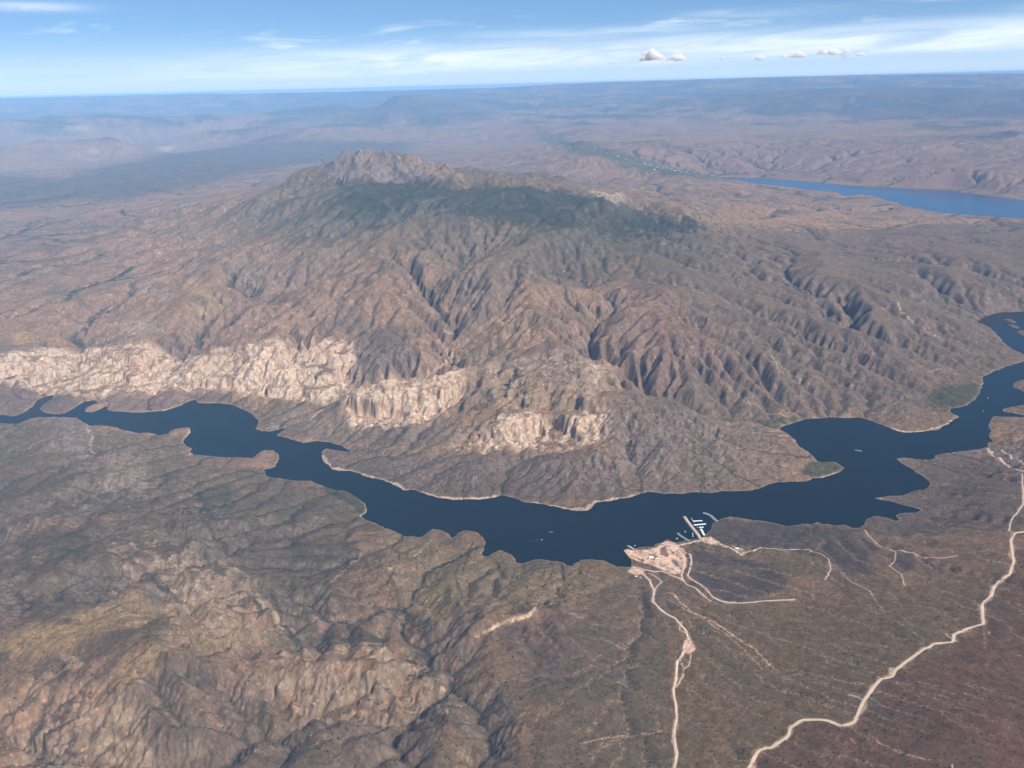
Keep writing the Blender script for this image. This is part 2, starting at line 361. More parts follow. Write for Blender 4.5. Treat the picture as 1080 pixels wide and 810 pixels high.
# heights read off the photograph: (px, py, metres above the reservoir)
CONTROLS = [
 # the four-peaked crest and its shoulders
 (390,163,1700),(380,166,1640),(371,170,1640),(362,169,1620),(401,166,1640),(411,168,1620),(345,177,1500),(426,174,1500),(450,184,1400),(475,194,1330),(500,200,1330),(530,199,1340),(560,202,1320),(600,206,1230),
 (622,204,1220),(640,212,1130),(680,222,1000),(715,232,880),(745,246,760),(320,186,1350),(280,205,1050),(250,218,850),(212,243,650),(430,200,1250),(400,195,1330),(370,195,1330),
 (560,191,300),(640,197,290),(480,181,320),(700,206,330),(760,215,360),(440,166,300),(330,166,330),(240,186,420),(600,198,290),(520,186,300),(390,158,300),(360,160,310),(420,160,300),
 (150,260,480),(100,285,400),(30,300,330),(0,330,300),(0,230,300),(100,210,360),(150,205,400),(90,196,430),(40,205,380),(200,195,420),(250,175,400),(300,170,380),(20,260,330),(80,240,350),(160,225,420),
 # ridges beyond
 (60,186,420),(110,178,470),(150,172,500),(200,164,560),(240,157,600),(270,152,640),(310,151,640),(350,149,600),(400,149,560),(450,151,460),(240,153,230),(300,147,240),(200,160,220),(350,145,240),(400,146,240),(270,135,250),(330,134,260),(400,135,250),(110,170,240),(60,178,240),(160,164,240),(245,142,420),(270,139,480),(330,138,500),(380,139,470),(420,139,500),(470,141,400),(150,150,350),(60,160,250),(0,170,200),(560,150,400),(520,165,380),
 # front flank, down to the water
 (560,250,1080),(600,250,1020),(650,260,840),(540,300,760),(600,300,740),(480,300,720),(430,290,760),(380,280,830),(330,270,820),(420,240,1000),(470,240,1090),(350,220,1180),(300,250,800),(270,290,580),(230,320,430),(200,340,340),
 (150,320,400),(100,310,420),(60,330,340),(40,355,260),(120,345,280),(380,330,570),(430,340,480),(340,350,400),(300,340,480),(540,340,570),(590,345,540),(650,335,560),(650,380,400),(600,385,420),(560,385,390),(510,385,330),(450,378,310),(400,385,300),(370,375,320),(350,370,320),
 (560,285,860),(520,270,960),(455,262,960),(500,318,640),(450,320,600),(570,320,680),(620,310,680),(670,300,700),(410,310,690),(360,300,720),(320,310,610),(280,325,480),(250,340,380),
 # canyon with the pale stream bed and its neighbours
 (467,330,430),(482,342,380),(465,358,320),(478,377,255),(467,386,225),(433,403,175),(385,415,115),(343,430,60),(320,447,22),(300,452,5),
 (207,270,540),(140,313,320),(97,340,220),(88,365,150),(80,392,60),(57,415,3),(340,290,650),(300,310,440),(227,353,240),(200,370,190),(185,382,140),(178,400,70),
 (583,287,700),(597,313,540),(627,340,410),(622,362,320),(640,382,270),(690,410,170),(750,435,70),(800,447,15),(513,247,980),(487,277,740),(477,293,620),
 # pale mesa on the far shore
 (330,360,370),(370,368,330),(310,364,350),(250,372,300),(200,376,260),(150,372,270),(110,370,270),(40,376,280),(0,383,270),(320,416,110),(345,418,100),(250,404,130),(200,402,110),(150,408,80),(110,412,60),(60,408,100),(0,402,150),(300,396,240),(350,388,290),(250,388,240),(150,390,190),(20,425,60),(62,428,32),(310,440,40),(340,405,190),
 # buttes above the narrows
 (372,410,320),(400,405,335),(430,403,335),(470,404,320),(482,400,320),(373,442,130),(395,446,125),(420,446,125),(455,430,170),(478,416,220),(400,460,70),(350,447,90),(450,470,60),(480,440,190),(510,432,230),(522,450,240),(560,442,265),(605,436,275),(632,438,265),(516,474,95),(560,470,100),(610,466,110),(639,462,125),
 (560,414,330),(590,409,345),(620,404,335),(600,396,350),(590,432,250),(555,432,250),(487,468,100),(560,490,95),(600,490,115),(632,480,130),(500,492,80),(460,495,50),(420,497,30),(560,512,45),(600,520,50),(360,484,26),(400,492,42),(430,504,36),(480,512,50),
 # broad slopes on the right
 (760,260,650),(800,290,520),(850,250,470),(900,235,400),(1000,240,330),(1080,245,310),(700,300,640),(760,320,480),(850,330,370),(950,300,370),(1000,330,260),(1050,312,200),(900,380,220),(980,380,120),(800,380,330),(700,380,420),(740,425,170),(680,450,190),(720,480,110),(780,490,45),(650,505,70),(900,412,110),(950,430,55),(855,415,110),(1000,400,60),(1050,350,60),(1000,360,170),(860,470,12),(800,470,70),(820,350,380),(750,350,450),(720,260,740),(850,290,450),(920,270,370),(1080,290,240),
 (1000,290,340),(1080,320,90),(720,340,540),(690,340,580),
 # near shore, left
 (65,442,165),(85,452,150),(92,470,80),(60,472,110),(30,455,50),(10,458,40),(130,490,120),(148,505,110),(110,515,120),(168,500,55),(150,465,20),(190,456,26),(180,475,14),(285,484,26),(240,488,16),(240,505,30),(200,500,50),(60,510,140),(20,500,130),(0,480,80),(100,545,210),(30,560,230),(150,560,220),(200,540,130),(250,530,70),(300,520,32),
 (340,535,40),(380,565,50),(300,560,90),(330,590,100),(400,590,60),(430,580,40),(420,620,90),(370,620,120),(320,630,120),(290,650,130),(300,670,135),(50,600,330),(110,578,300),(150,580,290),(190,600,300),(230,630,310),(270,655,270),(150,620,340),(210,655,330),(250,675,320),(100,680,400),(200,700,410),(20,660,380),(60,640,370),(280,690,310),(120,585,235),(150,603,240),(190,638,250),(280,610,190),(250,590,190),(220,570,170),
 (300,698,350),(350,696,350),(400,690,330),(427,698,290),(300,748,195),(360,744,185),(420,741,170),(442,722,175),(440,690,135),(455,705,140),(340,680,150),(400,670,120),(470,740,190),(440,650,100),(100,760,330),(50,750,330),(0,740,350),(150,790,300),(250,790,290),(330,790,250),(400,790,225),(470,790,205),(560,790,185),(0,800,320),(60,800,300),(200,740,330),
 # cuesta and the near shore in the middle
 (500,668,190),(520,660,205),(540,654,215),(565,644,220),(585,636,215),(520,676,150),(560,664,150),(600,650,140),(560,690,130),(620,700,110),(610,670,120),(540,638,150),(500,640,130),(560,620,95),(600,622,60),(640,615,26),(560,602,32),(510,602,32),(470,590,40),(460,640,90),
 # fan and roads, right
 (650,660,80),(690,640,55),(700,700,105),(720,760,145),(700,800,165),(800,700,130),(800,780,190),(620,760,145),(560,740,150),(900,700,200),(900,780,260),(1000,780,330),(1080,780,350),(1080,700,300),(1000,690,260),(950,740,260),(1040,640,200),(1080,600,170),(960,620,125),(880,620,100),(820,610,75),(760,622,65),(730,602,34),(820,570,50),(770,570,38),(880,580,42),(930,575,36),(990,560,52),(1000,520,55),(960,500,12),(1040,500,80),(1060,470,60),(1080,450,70),(1080,520,120),(1010,490,32),(1080,560,145),
 (690,595,14),(715,592,16),(680,610,30),
]
CONTROLS_D = [   # (px, py, kilometres away) beyond
 (212,123,64),(240,120,64),(268,117,62),(290,122,64),(320,114,66),(345,110,68),(375,112,68),(400,104,68),(440,98,68),(470,103,68),(500,112,68),(520,118,66),
 (230,134,52),(270,132,52),(300,133,51),(350,130,52),(400,130,52),(450,130,52),(500,128,54),(410,115,60),(425,116,60),(395,121,58),
 (170,99.5,110),(200,98.6,110),(245,98.8,105),(280,99,100),(330,98,100),(380,96.5,100),(430,95,100),(60,102.5,118),(0,104,120),(120,101,115),(-120,107,120),(20,125,62),(100,125,62),(160,125,62),(40,140,45),(120,142,44),
 (1080,78.5,92),(1020,79,92),(960,79.5,92),(900,80.5,92),(850,81.5,92),(800,82.7,92),(760,84,92),(700,86,92),(640,87.5,92),(610,88,93),(560,90.5,98),(520,92.5,100),(480,93.5,104),(1200,76,92),
 (1080,98,60),(1040,99,60),(1000,100,60),(960,101,60),(900,97,62),(850,98,62),(800,100,62),(760,103,62),(720,108,62),(925,91,72),(1080,93,80),(1000,94,80),(900,94,80),(800,95,80),(700,98,80),(600,100,80),(560,105,72),
 (600,135,44),(560,125,54),(610,150,33),(650,120,60),(700,150,33),(750,130,48),(800,170,27),(900,180,25.5),(1000,185,25.5),(1080,190,25.5),(800,140,41),(900,140,40),(1000,140,39),(1080,140,38),(850,118,54),(950,118,53),(1050,118,52),(700,135,44),(950,160,31),(1050,165,30),(850,155,33),
 (620,165,27.5),(680,178,25.5),(735,186,24.4),
]
wp = lambda l: at_height(l)
_free = np.array([(-9000,2500,420),(-7000,0,400),(7500,0,420),(8000,3500,380),(9500,6000,250),(-9500,6000,300),(-12000,9000,450),(12500,9000,300),(-20000,14000,400),(22000,14000,350),(0,-2500,400),(-4500,1500,420),(4500,1200,420),(0,1200,380),(-2500,1800,400),(2500,1800,360),
    (-40000,30000,250),(45000,30000,500),(-60000,60000,200),(70000,60000,900),(0,170000,300),(-100000,120000,200),(110000,120000,1500),(60000,180000,900),(-120000,10000,300),(120000,10000,500),(0,250000,300),(-90000,200000,200),(-30000,140000,250)], float)
_pts = np.concatenate([at_height(CONTROLS), at_dist(CONTROLS_D), _free])
_lm = np.array(L_MAIN)[::2]; _lf = np.array(L_FAR)[::2]
_pts = np.concatenate([_pts, np.column_stack([_lm, np.full(len(_lm), 2.0)]), np.column_stack([_lf, np.full(len(_lf), FAR_LEVEL + 2)])])
_P = _pts[:, :2]; _V = _pts[:, 2]
_D = np.hypot(_P[:, None, 0] - _P[None, :, 0], _P[:, None, 1] - _P[None, :, 1])
_n = len(_P)
_M = np.zeros((_n + 1, _n + 1)); _M[:_n, :_n] = -_D - np.eye(_n) * 15.0
_M[:_n, _n] = 1; _M[_n, :_n] = 1
_W = np.linalg.solve(_M, np.concatenate([_V, [0]]))

def rbf(x, y):
    sh = x.shape; x = x.ravel(); y = y.ravel(); out = np.empty(x.shape)
    for i in range(0, x.size, 8192):
        d = np.hypot(x[i:i+8192, None] - _P[None, :, 0], y[i:i+8192, None] - _P[None, :, 1])
        out[i:i+8192] = -d @ _W[:_n] + _W[_n]
    return out.reshape(sh)

def region(pts, h=None):
    """frame polygon -> ground polygon, each corner dropped on the smooth terrain"""
    a = np.array(pts, float)
    hh = np.zeros(len(a)) if h is None else np.full(len(a), float(h))
    if h is None:
        x, y, z = rays(a[:, 0], a[:, 1])
        t0 = np.full(len(a), 1.0)
        hit = np.zeros(len(a), bool); res = np.zeros((len(a), 2))
        dd = np.geomspace(2300, 60000, 420); hor = np.hypot(x, y)
        prev = None
        for d in dd:
            t = d / hor; X = t * x; Y = t * y
            g = CAM_H + t * z - (np.maximum(rbf(X, Y), 0) - drop(d))
            new = (g <= 0) & ~hit
            if new.any():
                pd = prev[1]; pg = prev[0]
                f = pg[new] / np.maximum(pg[new] - g[new], 1e-6)
                tt = (pd + (d - pd) * f) / hor[new]
                res[new] = np.column_stack([tt * x[new], tt * y[new]]); hit |= new
            prev = (g, d)
        t = dd[-1] / hor
        res[~hit] = np.column_stack([t * x, t * y])[~hit]
        return [tuple(p) for p in res]
    return [tuple(p[:2]) for p in at_height(np.column_stack([a, hh]))]

CLIFFS = [  # (polygon on the frame, step height, offset)
 ([(-60,380),(0,376),(60,364),(150,360),(250,366),(330,357),(374,364),(378,392),(366,408),(345,424),(300,421),(240,412),(180,413),(110,420),(70,416),(30,408),(-60,404)], 105., 60.),
 ([(362,406),(400,398),(440,396),(486,390),(492,404),(474,426),(452,440),(410,452),(366,448)], 240., 178.),
 ([(500,456),(520,438),(560,432),(610,426),(646,430),(642,466),(600,474),(560,472),(508,480)], 200., 155.),
 ([(478,464),(500,462),(502,474),(480,476)], 50., 40.),
 ([(516,386),(600,374),(644,380),(660,402),(630,428),(560,432),(524,420)], 160., 142.),
 ([(288,690),(400,676),(446,692),(452,735),(430,752),(300,758),(284,730)], 150., 20.),
 ([(-60,716),(60,712),(120,730),(160,770),(150,850),(-60,850)], 84., 40.),
 ([(100,566),(190,572),(250,612),(310,668),(270,668),(220,650),(180,632),(140,604)], 60., 30.),
]
SMOOTH = [(596,660),(640,600),(690,588),(760,585),(830,575),(900,560),(960,545),(1000,520),(1080,480),(1250,470),(1250,870),(540,870),(560,780)]
CRAG = [(328,180),(340,168),(366,163),(390,160),(440,172),(490,196),(440,192),(400,198),(355,194)]
ROCKY = [[(48,438),(80,436),(100,450),(104,472),(152,478),(175,505),(150,525),(100,520),(60,480),(36,462)], [(340,165),(470,170),(480,205),(330,200)], [(620,430),(780,440),(840,480),(820,505),(620,530)]]
# ------------------------------------------------------------------ three nested height grids
G1 = Grid(-20000, 22000, 500, 35000, 50)
G2 = Grid(-6000, 6600, 1600, 9800, 12)
G0 = Grid(-125000, 125000, 15000, 170000, 250)

def soft_mask(poly, X, Y, inner=40, outer=40):
    return 1 - sstep(-inner, outer, sdf(X, Y, poly))

def lake_base(g, k, poly):
    X, Y = g.xy(k)
    return g.up(sdf(X, Y, poly), k) if k > 1 else sdf(X, Y, poly)

P_SMOOTH = region(SMOOTH); P_CLIFF = [(region(a), b, c) for a, b, c in CLIFFS]; P_ROCKY = [region(a) for a in ROCKY]; P_CRAG = region(CRAG)

def shore_limit(h, s, level=0.0, grade=.9):
    """land near the shore rises from the water, the bed sinks under it"""
    up = 0.8 + np.maximum(s, 0) * grade + np.maximum(s - 500, 0) * .5
    lowb = 0.8 + np.minimum(np.maximum(s, 0) * 0.045, 14)
    land = np.maximum(np.minimum(h - level, up), lowb)
    bed = -1.2 + np.maximum(s, -300) * 0.12
    w = sstep(-4, 4, s)
    return level + land * w + bed * (1 - w)

def make_far():
    X, Y = G0.xy(4)
    mac = np.maximum(G0.up(rbf(X, Y), 4), 40)
    X, Y = G0.xy()
    r = np.hypot(X, Y)
    amp = 30 + 0.34 * np.clip(mac - 200, 0, 1500)
    amp = amp * (1 - .8 * sstep(56000, 74000, r))
    h = mac + amp * .8 * (ridged(X, Y, 5200, 5, 3) - 0.5) + amp * .5 * (ridged(X, Y, 1900, 4, 13) - .45) + 60 * fbm(X, Y, 2500, 3, seed=2)
    h = np.maximum(h, 20)
    base = np.zeros(h.shape, bool)
    K = np.full(h.shape, 0.030)
    h, A = erode(h, h.copy(), base, G0.c, K, 9, 4, 0.5, 0.02)
    return mac, h, A

def make_mid(h0):
    k = 3
    X, Y = G1.xy(k)
    mac = G1.up(rbf(X, Y), k)
    sm = G1.up(soft_mask(P_SMOOTH, X, Y, 300, 300), k)
    X, Y = G1.xy()
    s1 = lake_base(G1, 2, L_MAIN); s2 = lake_base(G1, 3, L_FAR)
    amp = (20 + 0.20 * np.clip(mac, 0, 1100)) * (1 - 0.7 * sm)
    wx = X + 250 * fbm(X, Y, 1800, 2, seed=5); wy = Y + 250 * fbm(X, Y, 1800, 2, seed=6)
    h = mac + amp * (ridged(wx, wy, 3600, 4, 1) - 0.42) * 1.5 + amp * 0.12 * fbm(X, Y, 300, 3, seed=4)
    near = sstep(0, 500, np.minimum(np.abs(s1), np.abs(s2)))
    h = mac + (h - mac) * near
    h = np.where(s1 > 0, np.maximum(h, 1.0 + np.minimum(s1 * 0.02, 30)), 0)
    h = np.where(s2 < 0, FAR_LEVEL, h)
    base = (s1 <= 0) | (s2 <= 0)
    K = 0.040 * (1 - 0.88 * sm)
    h, A = erode(h, mac, base, G1.c, K, 16, 17, 0.45, 0.02)
    h = np.where(base, h, h + (1 - .8 * sm) * (14 + .035 * np.clip(h, 0, 1400)) * (ridged(X, Y, 640, 4, 14) - .42) * near)
    crag = G1.up(soft_mask(P_CRAG, *G1.xy(k), 150, 150), k)
    h = h + crag * 330 * (ridged(X, Y, 560, 5, 77) - 0.45)
    h_in = h + 110 * crag
    h, A = erode(h, h.copy(), base, G1.c, .55 * (1 - .9 * sm), 7, 7, 0.5, 0.0, m=.35)
    h = h_in + .8 * (h + 110 * crag - h_in)
    return mac, h, A, s1, s2, sm, crag

def terrace(h, step, off, wob):
    t = (h + off + wob) / step
    f = t - np.floor(t)
    g = np.where(f < 0.60, f / 0.60 * 0.20, np.where(f < 0.80, 0.20 + (f - 0.60) / 0.20 * 0.72, 0.92 + (f - 0.80) / 0.20 * 0.08))
    return (np.floor(t) + g) * step - off - wob

def make_near(h1, A1, mac1):
    X, Y = G2.xy()
    h = G1.cub(h1, X, Y); mac = h.copy()
    k = 4
    Xc, Yc = G2.xy(k)
    sm = G2.up(soft_mask(P_SMOOTH, Xc, Yc, 200, 200), k)
    s = lake_base(G2, 2, L_MAIN)
    s = s + (15 * fbm(X, Y, 80, 3, seed=8) + 12 * fbm(X, Y, 260, 2, seed=9)) * sstep(-60, 0, s + 60)
    rock = np.zeros_like(h)
    for p in P_ROCKY: rock = np.maximum(rock, G2.up(soft_mask(p, Xc, Yc, 80, 80), k))
    cl = np.zeros_like(h); clb = np.zeros_like(h); parts = []
    for p, st, off in P_CLIFF:
        m = G2.up(soft_mask(p, Xc, Yc, 50, 40), k); parts.append((m, st, off)); cl = np.maximum(cl, m)
        if len(parts) > 4: clb = np.maximum(clb, m)
    patchy = .22 + 1.25 * sstep(-.10, .22, fbm(X, Y, 900, 3, seed=35) + .35 * cl - .1 * (Y > 5400))
    amp = patchy * (9 + 0.05 * np.clip(h, 0, 500)) * (1 - 0.8 * sm) * (1 + 1.2 * rock) * (1 + 0.6 * ((X < 600) & (Y < 5600)))
    h = h + amp * (1.6 * (ridged(X, Y, 520, 4, 6) - 0.42) + 0.5 * fbm(X, Y, 90, 3, seed=3)) * sstep(0, 200, s)
    h = h + rock * 26 * (ridged(X, Y, 95, 3, 12) - 0.4) * sstep(0, 80, s)
    h = np.where(s > 0, np.maximum(h, 0.8 + np.minimum(s * 0.03, 12)), 0)
    base = s <= 0
    K = (0.05 + 0.03 * rock) * (1 - 0.8 * sm) * (.35 + .65 * np.clip(patchy, 0, 1.4))
    # water that arrives from outside this grid enters at the lowest rim cell of each coarse cell
    inflow = np.zeros_like(h); ring = [(0 + 1, i) for i in range(1, G2.nx - 1)] + [(G2.ny - 2, i) for i in range(1, G2.nx - 1)] + [(j, 1) for j in range(2, G2.ny - 2)] + [(j, G2.nx - 2) for j in range(2, G2.ny - 2)]
    low = {}
    for j, i in ring:
        key = (int((Y[j, i] - G1.y0) // G1.c), int((X[j, i] - G1.x0) // G1.c))
        if key not in low or h[j, i] < h[low[key]]: low[key] = (j, i)
    for (j1, i1), ji in low.items():
        if A1[j1, i1] > 4e4: inflow[ji] = A1[j1, i1] * .6
    h_in = h
    h, A = erode(h, h.copy(), base, G2.c, K * 4.5, 14, 20, 0.45, 0.0, m=.35, inflow=inflow)
    h = h_in + .72 * (h - h_in)
    wob = 55 * fbm(X, Y, 800, 3, seed=21)
    flute = (12 + 40 * sstep(-.2, .4, fbm(X, Y, 330, 2, seed=26))) * 1.1 * fbm(X, Y, 58, 4, .6, 22) + 46 * (ridged(X, Y, 260, 3, 25) - 0.5)
    hs = blur(h, 5); broken = fbm(X, Y, 420, 4, .6, seed=28)
    for m, st, off in parts:
        hh = hs + np.where(Y < 5000, .85, .35) * (h - hs) + flute * np.where(Y < 5000, .38, 1.0)
        q = terrace(hh, st, off, wob)
        q = q + .75 * (terrace(q, 24., 0., .3 * wob) - q)
        south = Y < 5000
        h = h + (q - h) * m * np.where(south, .05 + .90 * sstep(.02, .24, broken), .18 + .82 * sstep(-.12, .10, broken))
    h = shore_limit(h, s)
    return h, A, s, sm, rock, cl, clb

T0 = time.time()
MAC0, H0, A0 = make_far(); print('far', time.time() - T0)
MAC1, H1, A1, S1, S2, SM1, CRAG1 = make_mid(H0); print('mid', time.time() - T0)
H1 = shore_limit(H1, S1); H1 = np.where(S2 < 4000, shore_limit(H1, S2, FAR_LEVEL, .075), H1)
H2, A2, S_2, SM2, RK2, CL2, CLB2 = make_near(H1, A1, MAC1); print('near', time.time() - T0)
# ------------------------------------------------------------------ ground sheet
def height(x, y, fine=True):
    """height above the water before the curve of the earth, at any point"""
    x = np.asarray(x, float); y = np.asarray(y, float)
    h = G0.cub(H0, x, y)
    w = G1.edge(x, y, 2500); m = w > 0
    if m.any(): h[m] = h[m] + (G1.cub(H1, x[m], y[m]) - h[m]) * w[m]
    w = G2.edge(x, y, 500); m = w > 0
    if m.any():
        s = G2.lin(S_2, x[m], y[m])
        a = G2.cub(H2, x[m], y[m])
        if fine:
            rough = (.30 + 1.5 * sstep(-.12, .30, fbm(x[m], y[m], 620, 3, seed=34))) * (1.0 - 0.75 * G2.lin(SM2, x[m], y[m])) * sstep(3, 60, s)
            a = a + rough * (8.0 * (ridged(x[m], y[m], 48, 3, 31) - 0.42) + 2.2 * fbm(x[m], y[m], 14, 2, seed=33))
            a = np.where(s > 3, np.maximum(a, .9 + .02 * s.clip(0, 60)), a)
        h[m] = h[m] + (a - h[m]) * w[m]
    if fine:
        far = (1 - w) * sstep(60, 400, G1.lin(S1, x, y)) * np.where(S2_at(x, y) < 60, 0, 1)
        m = (far > 0) & (np.hypot(x, y) < 24000)
        if m.any(): h[m] = h[m] + far[m] * (6 * (ridged(x[m], y[m], 170, 3, 41) - 0.42))
    return h

def S2_at(x, y):
    return G1.lin(S2, x, y)

def ground_z(x, y):
    return height(x, y) - drop(np.hypot(x, y))

def hit(pts, lift=0.0):
    """where the line of sight through each frame point meets the ground: x, y, z"""
    a = np.array(pts, float)
    dx, dy, dz = rays(a[:, 0], a[:, 1]); hor = np.hypot(dx, dy)
    dd = np.geomspace(2200, 130000, 900)
    n = len(a); lo = np.full(n, dd[-2]); hi = np.full(n, dd[-1]); done = np.zeros(n, bool)
    for i in range(0, len(dd) - 1, 30):
        blk = dd[i:i + 31]
        t = blk[None, :] / hor[:, None]
        X = t * dx[:, None]; Y = t * dy[:, None]
        below = (CAM_H + t * dz[:, None] - (height(X.ravel(), Y.ravel(), False).reshape(X.shape) - drop(np.hypot(X, Y)))) <= 0
        f = below[:, 1:].argmax(1); ok = below[:, 1:].any(1) & ~done
        lo[ok] = blk[f[ok]]; hi[ok] = blk[f[ok] + 1]; done |= ok
        if done.all(): break
    for _ in range(14):
        mid = 0.5 * (lo + hi); t = mid / hor
        X = t * dx; Y = t * dy
        b = CAM_H + t * dz - (height(X, Y, False) - drop(np.hypot(X, Y))) <= 0
        hi = np.where(b, mid, hi); lo = np.where(b, lo, mid)
    t = hi / hor; X = t * dx; Y = t * dy
    return np.stack([X, Y, ground_z(X, Y) + lift], 1)

APEX_Y = -1500.0
def fan():
    rs = [2700.0]
    while rs[-1] < 160000:
        r = rs[-1]; rs.append(r + min(max(7.0, 0.34 * r * r / 2.74e6), 0.012 * r))
    rs = np.array(rs); th = np.radians(np.linspace(-49, 49, 1500))
    R, T = np.meshgrid(rs, th, indexing='ij')
    return R * np.sin(T), APEX_Y + R * np.cos(T)

FX, FY = fan()
FH = height(FX.ravel(), FY.ravel()).reshape(FX.shape)
FZ = FH - drop(np.hypot(FX, FY))
print('fan', FX.shape, time.time() - T0)

def fan_normals():
    P = np.stack([FX, FY, FZ], -1)
    du = np.gradient(P, axis=0); dv = np.gradient(P, axis=1)
    n = np.cross(dv, du); n /= np.linalg.norm(n, axis=-1, keepdims=True) + 1e-12
    return n
FN = fan_normals(); FN *= np.sign(FN[..., 2:3])

# ---- what the ground is made of: one base colour per vertex, from rock, soil, plants and some painted shade
C = lambda *v: np.array(v, float)
TAN, PINK, BROWN, OLIVE, GREY = C(.265,.190,.132), C(.290,.203,.152), C(.170,.122,.090), C(.150,.126,.088), C(.190,.160,.145)
CREAM, PALE, RUST, BASALT, SCRUB, RIPAR, SAND = C(.55,.455,.37), C(.60,.50,.39), C(.25,.15,.105), C(.105,.085,.082), C(.075,.080,.056), C(.040,.044,.029), C(.58,.435,.335)

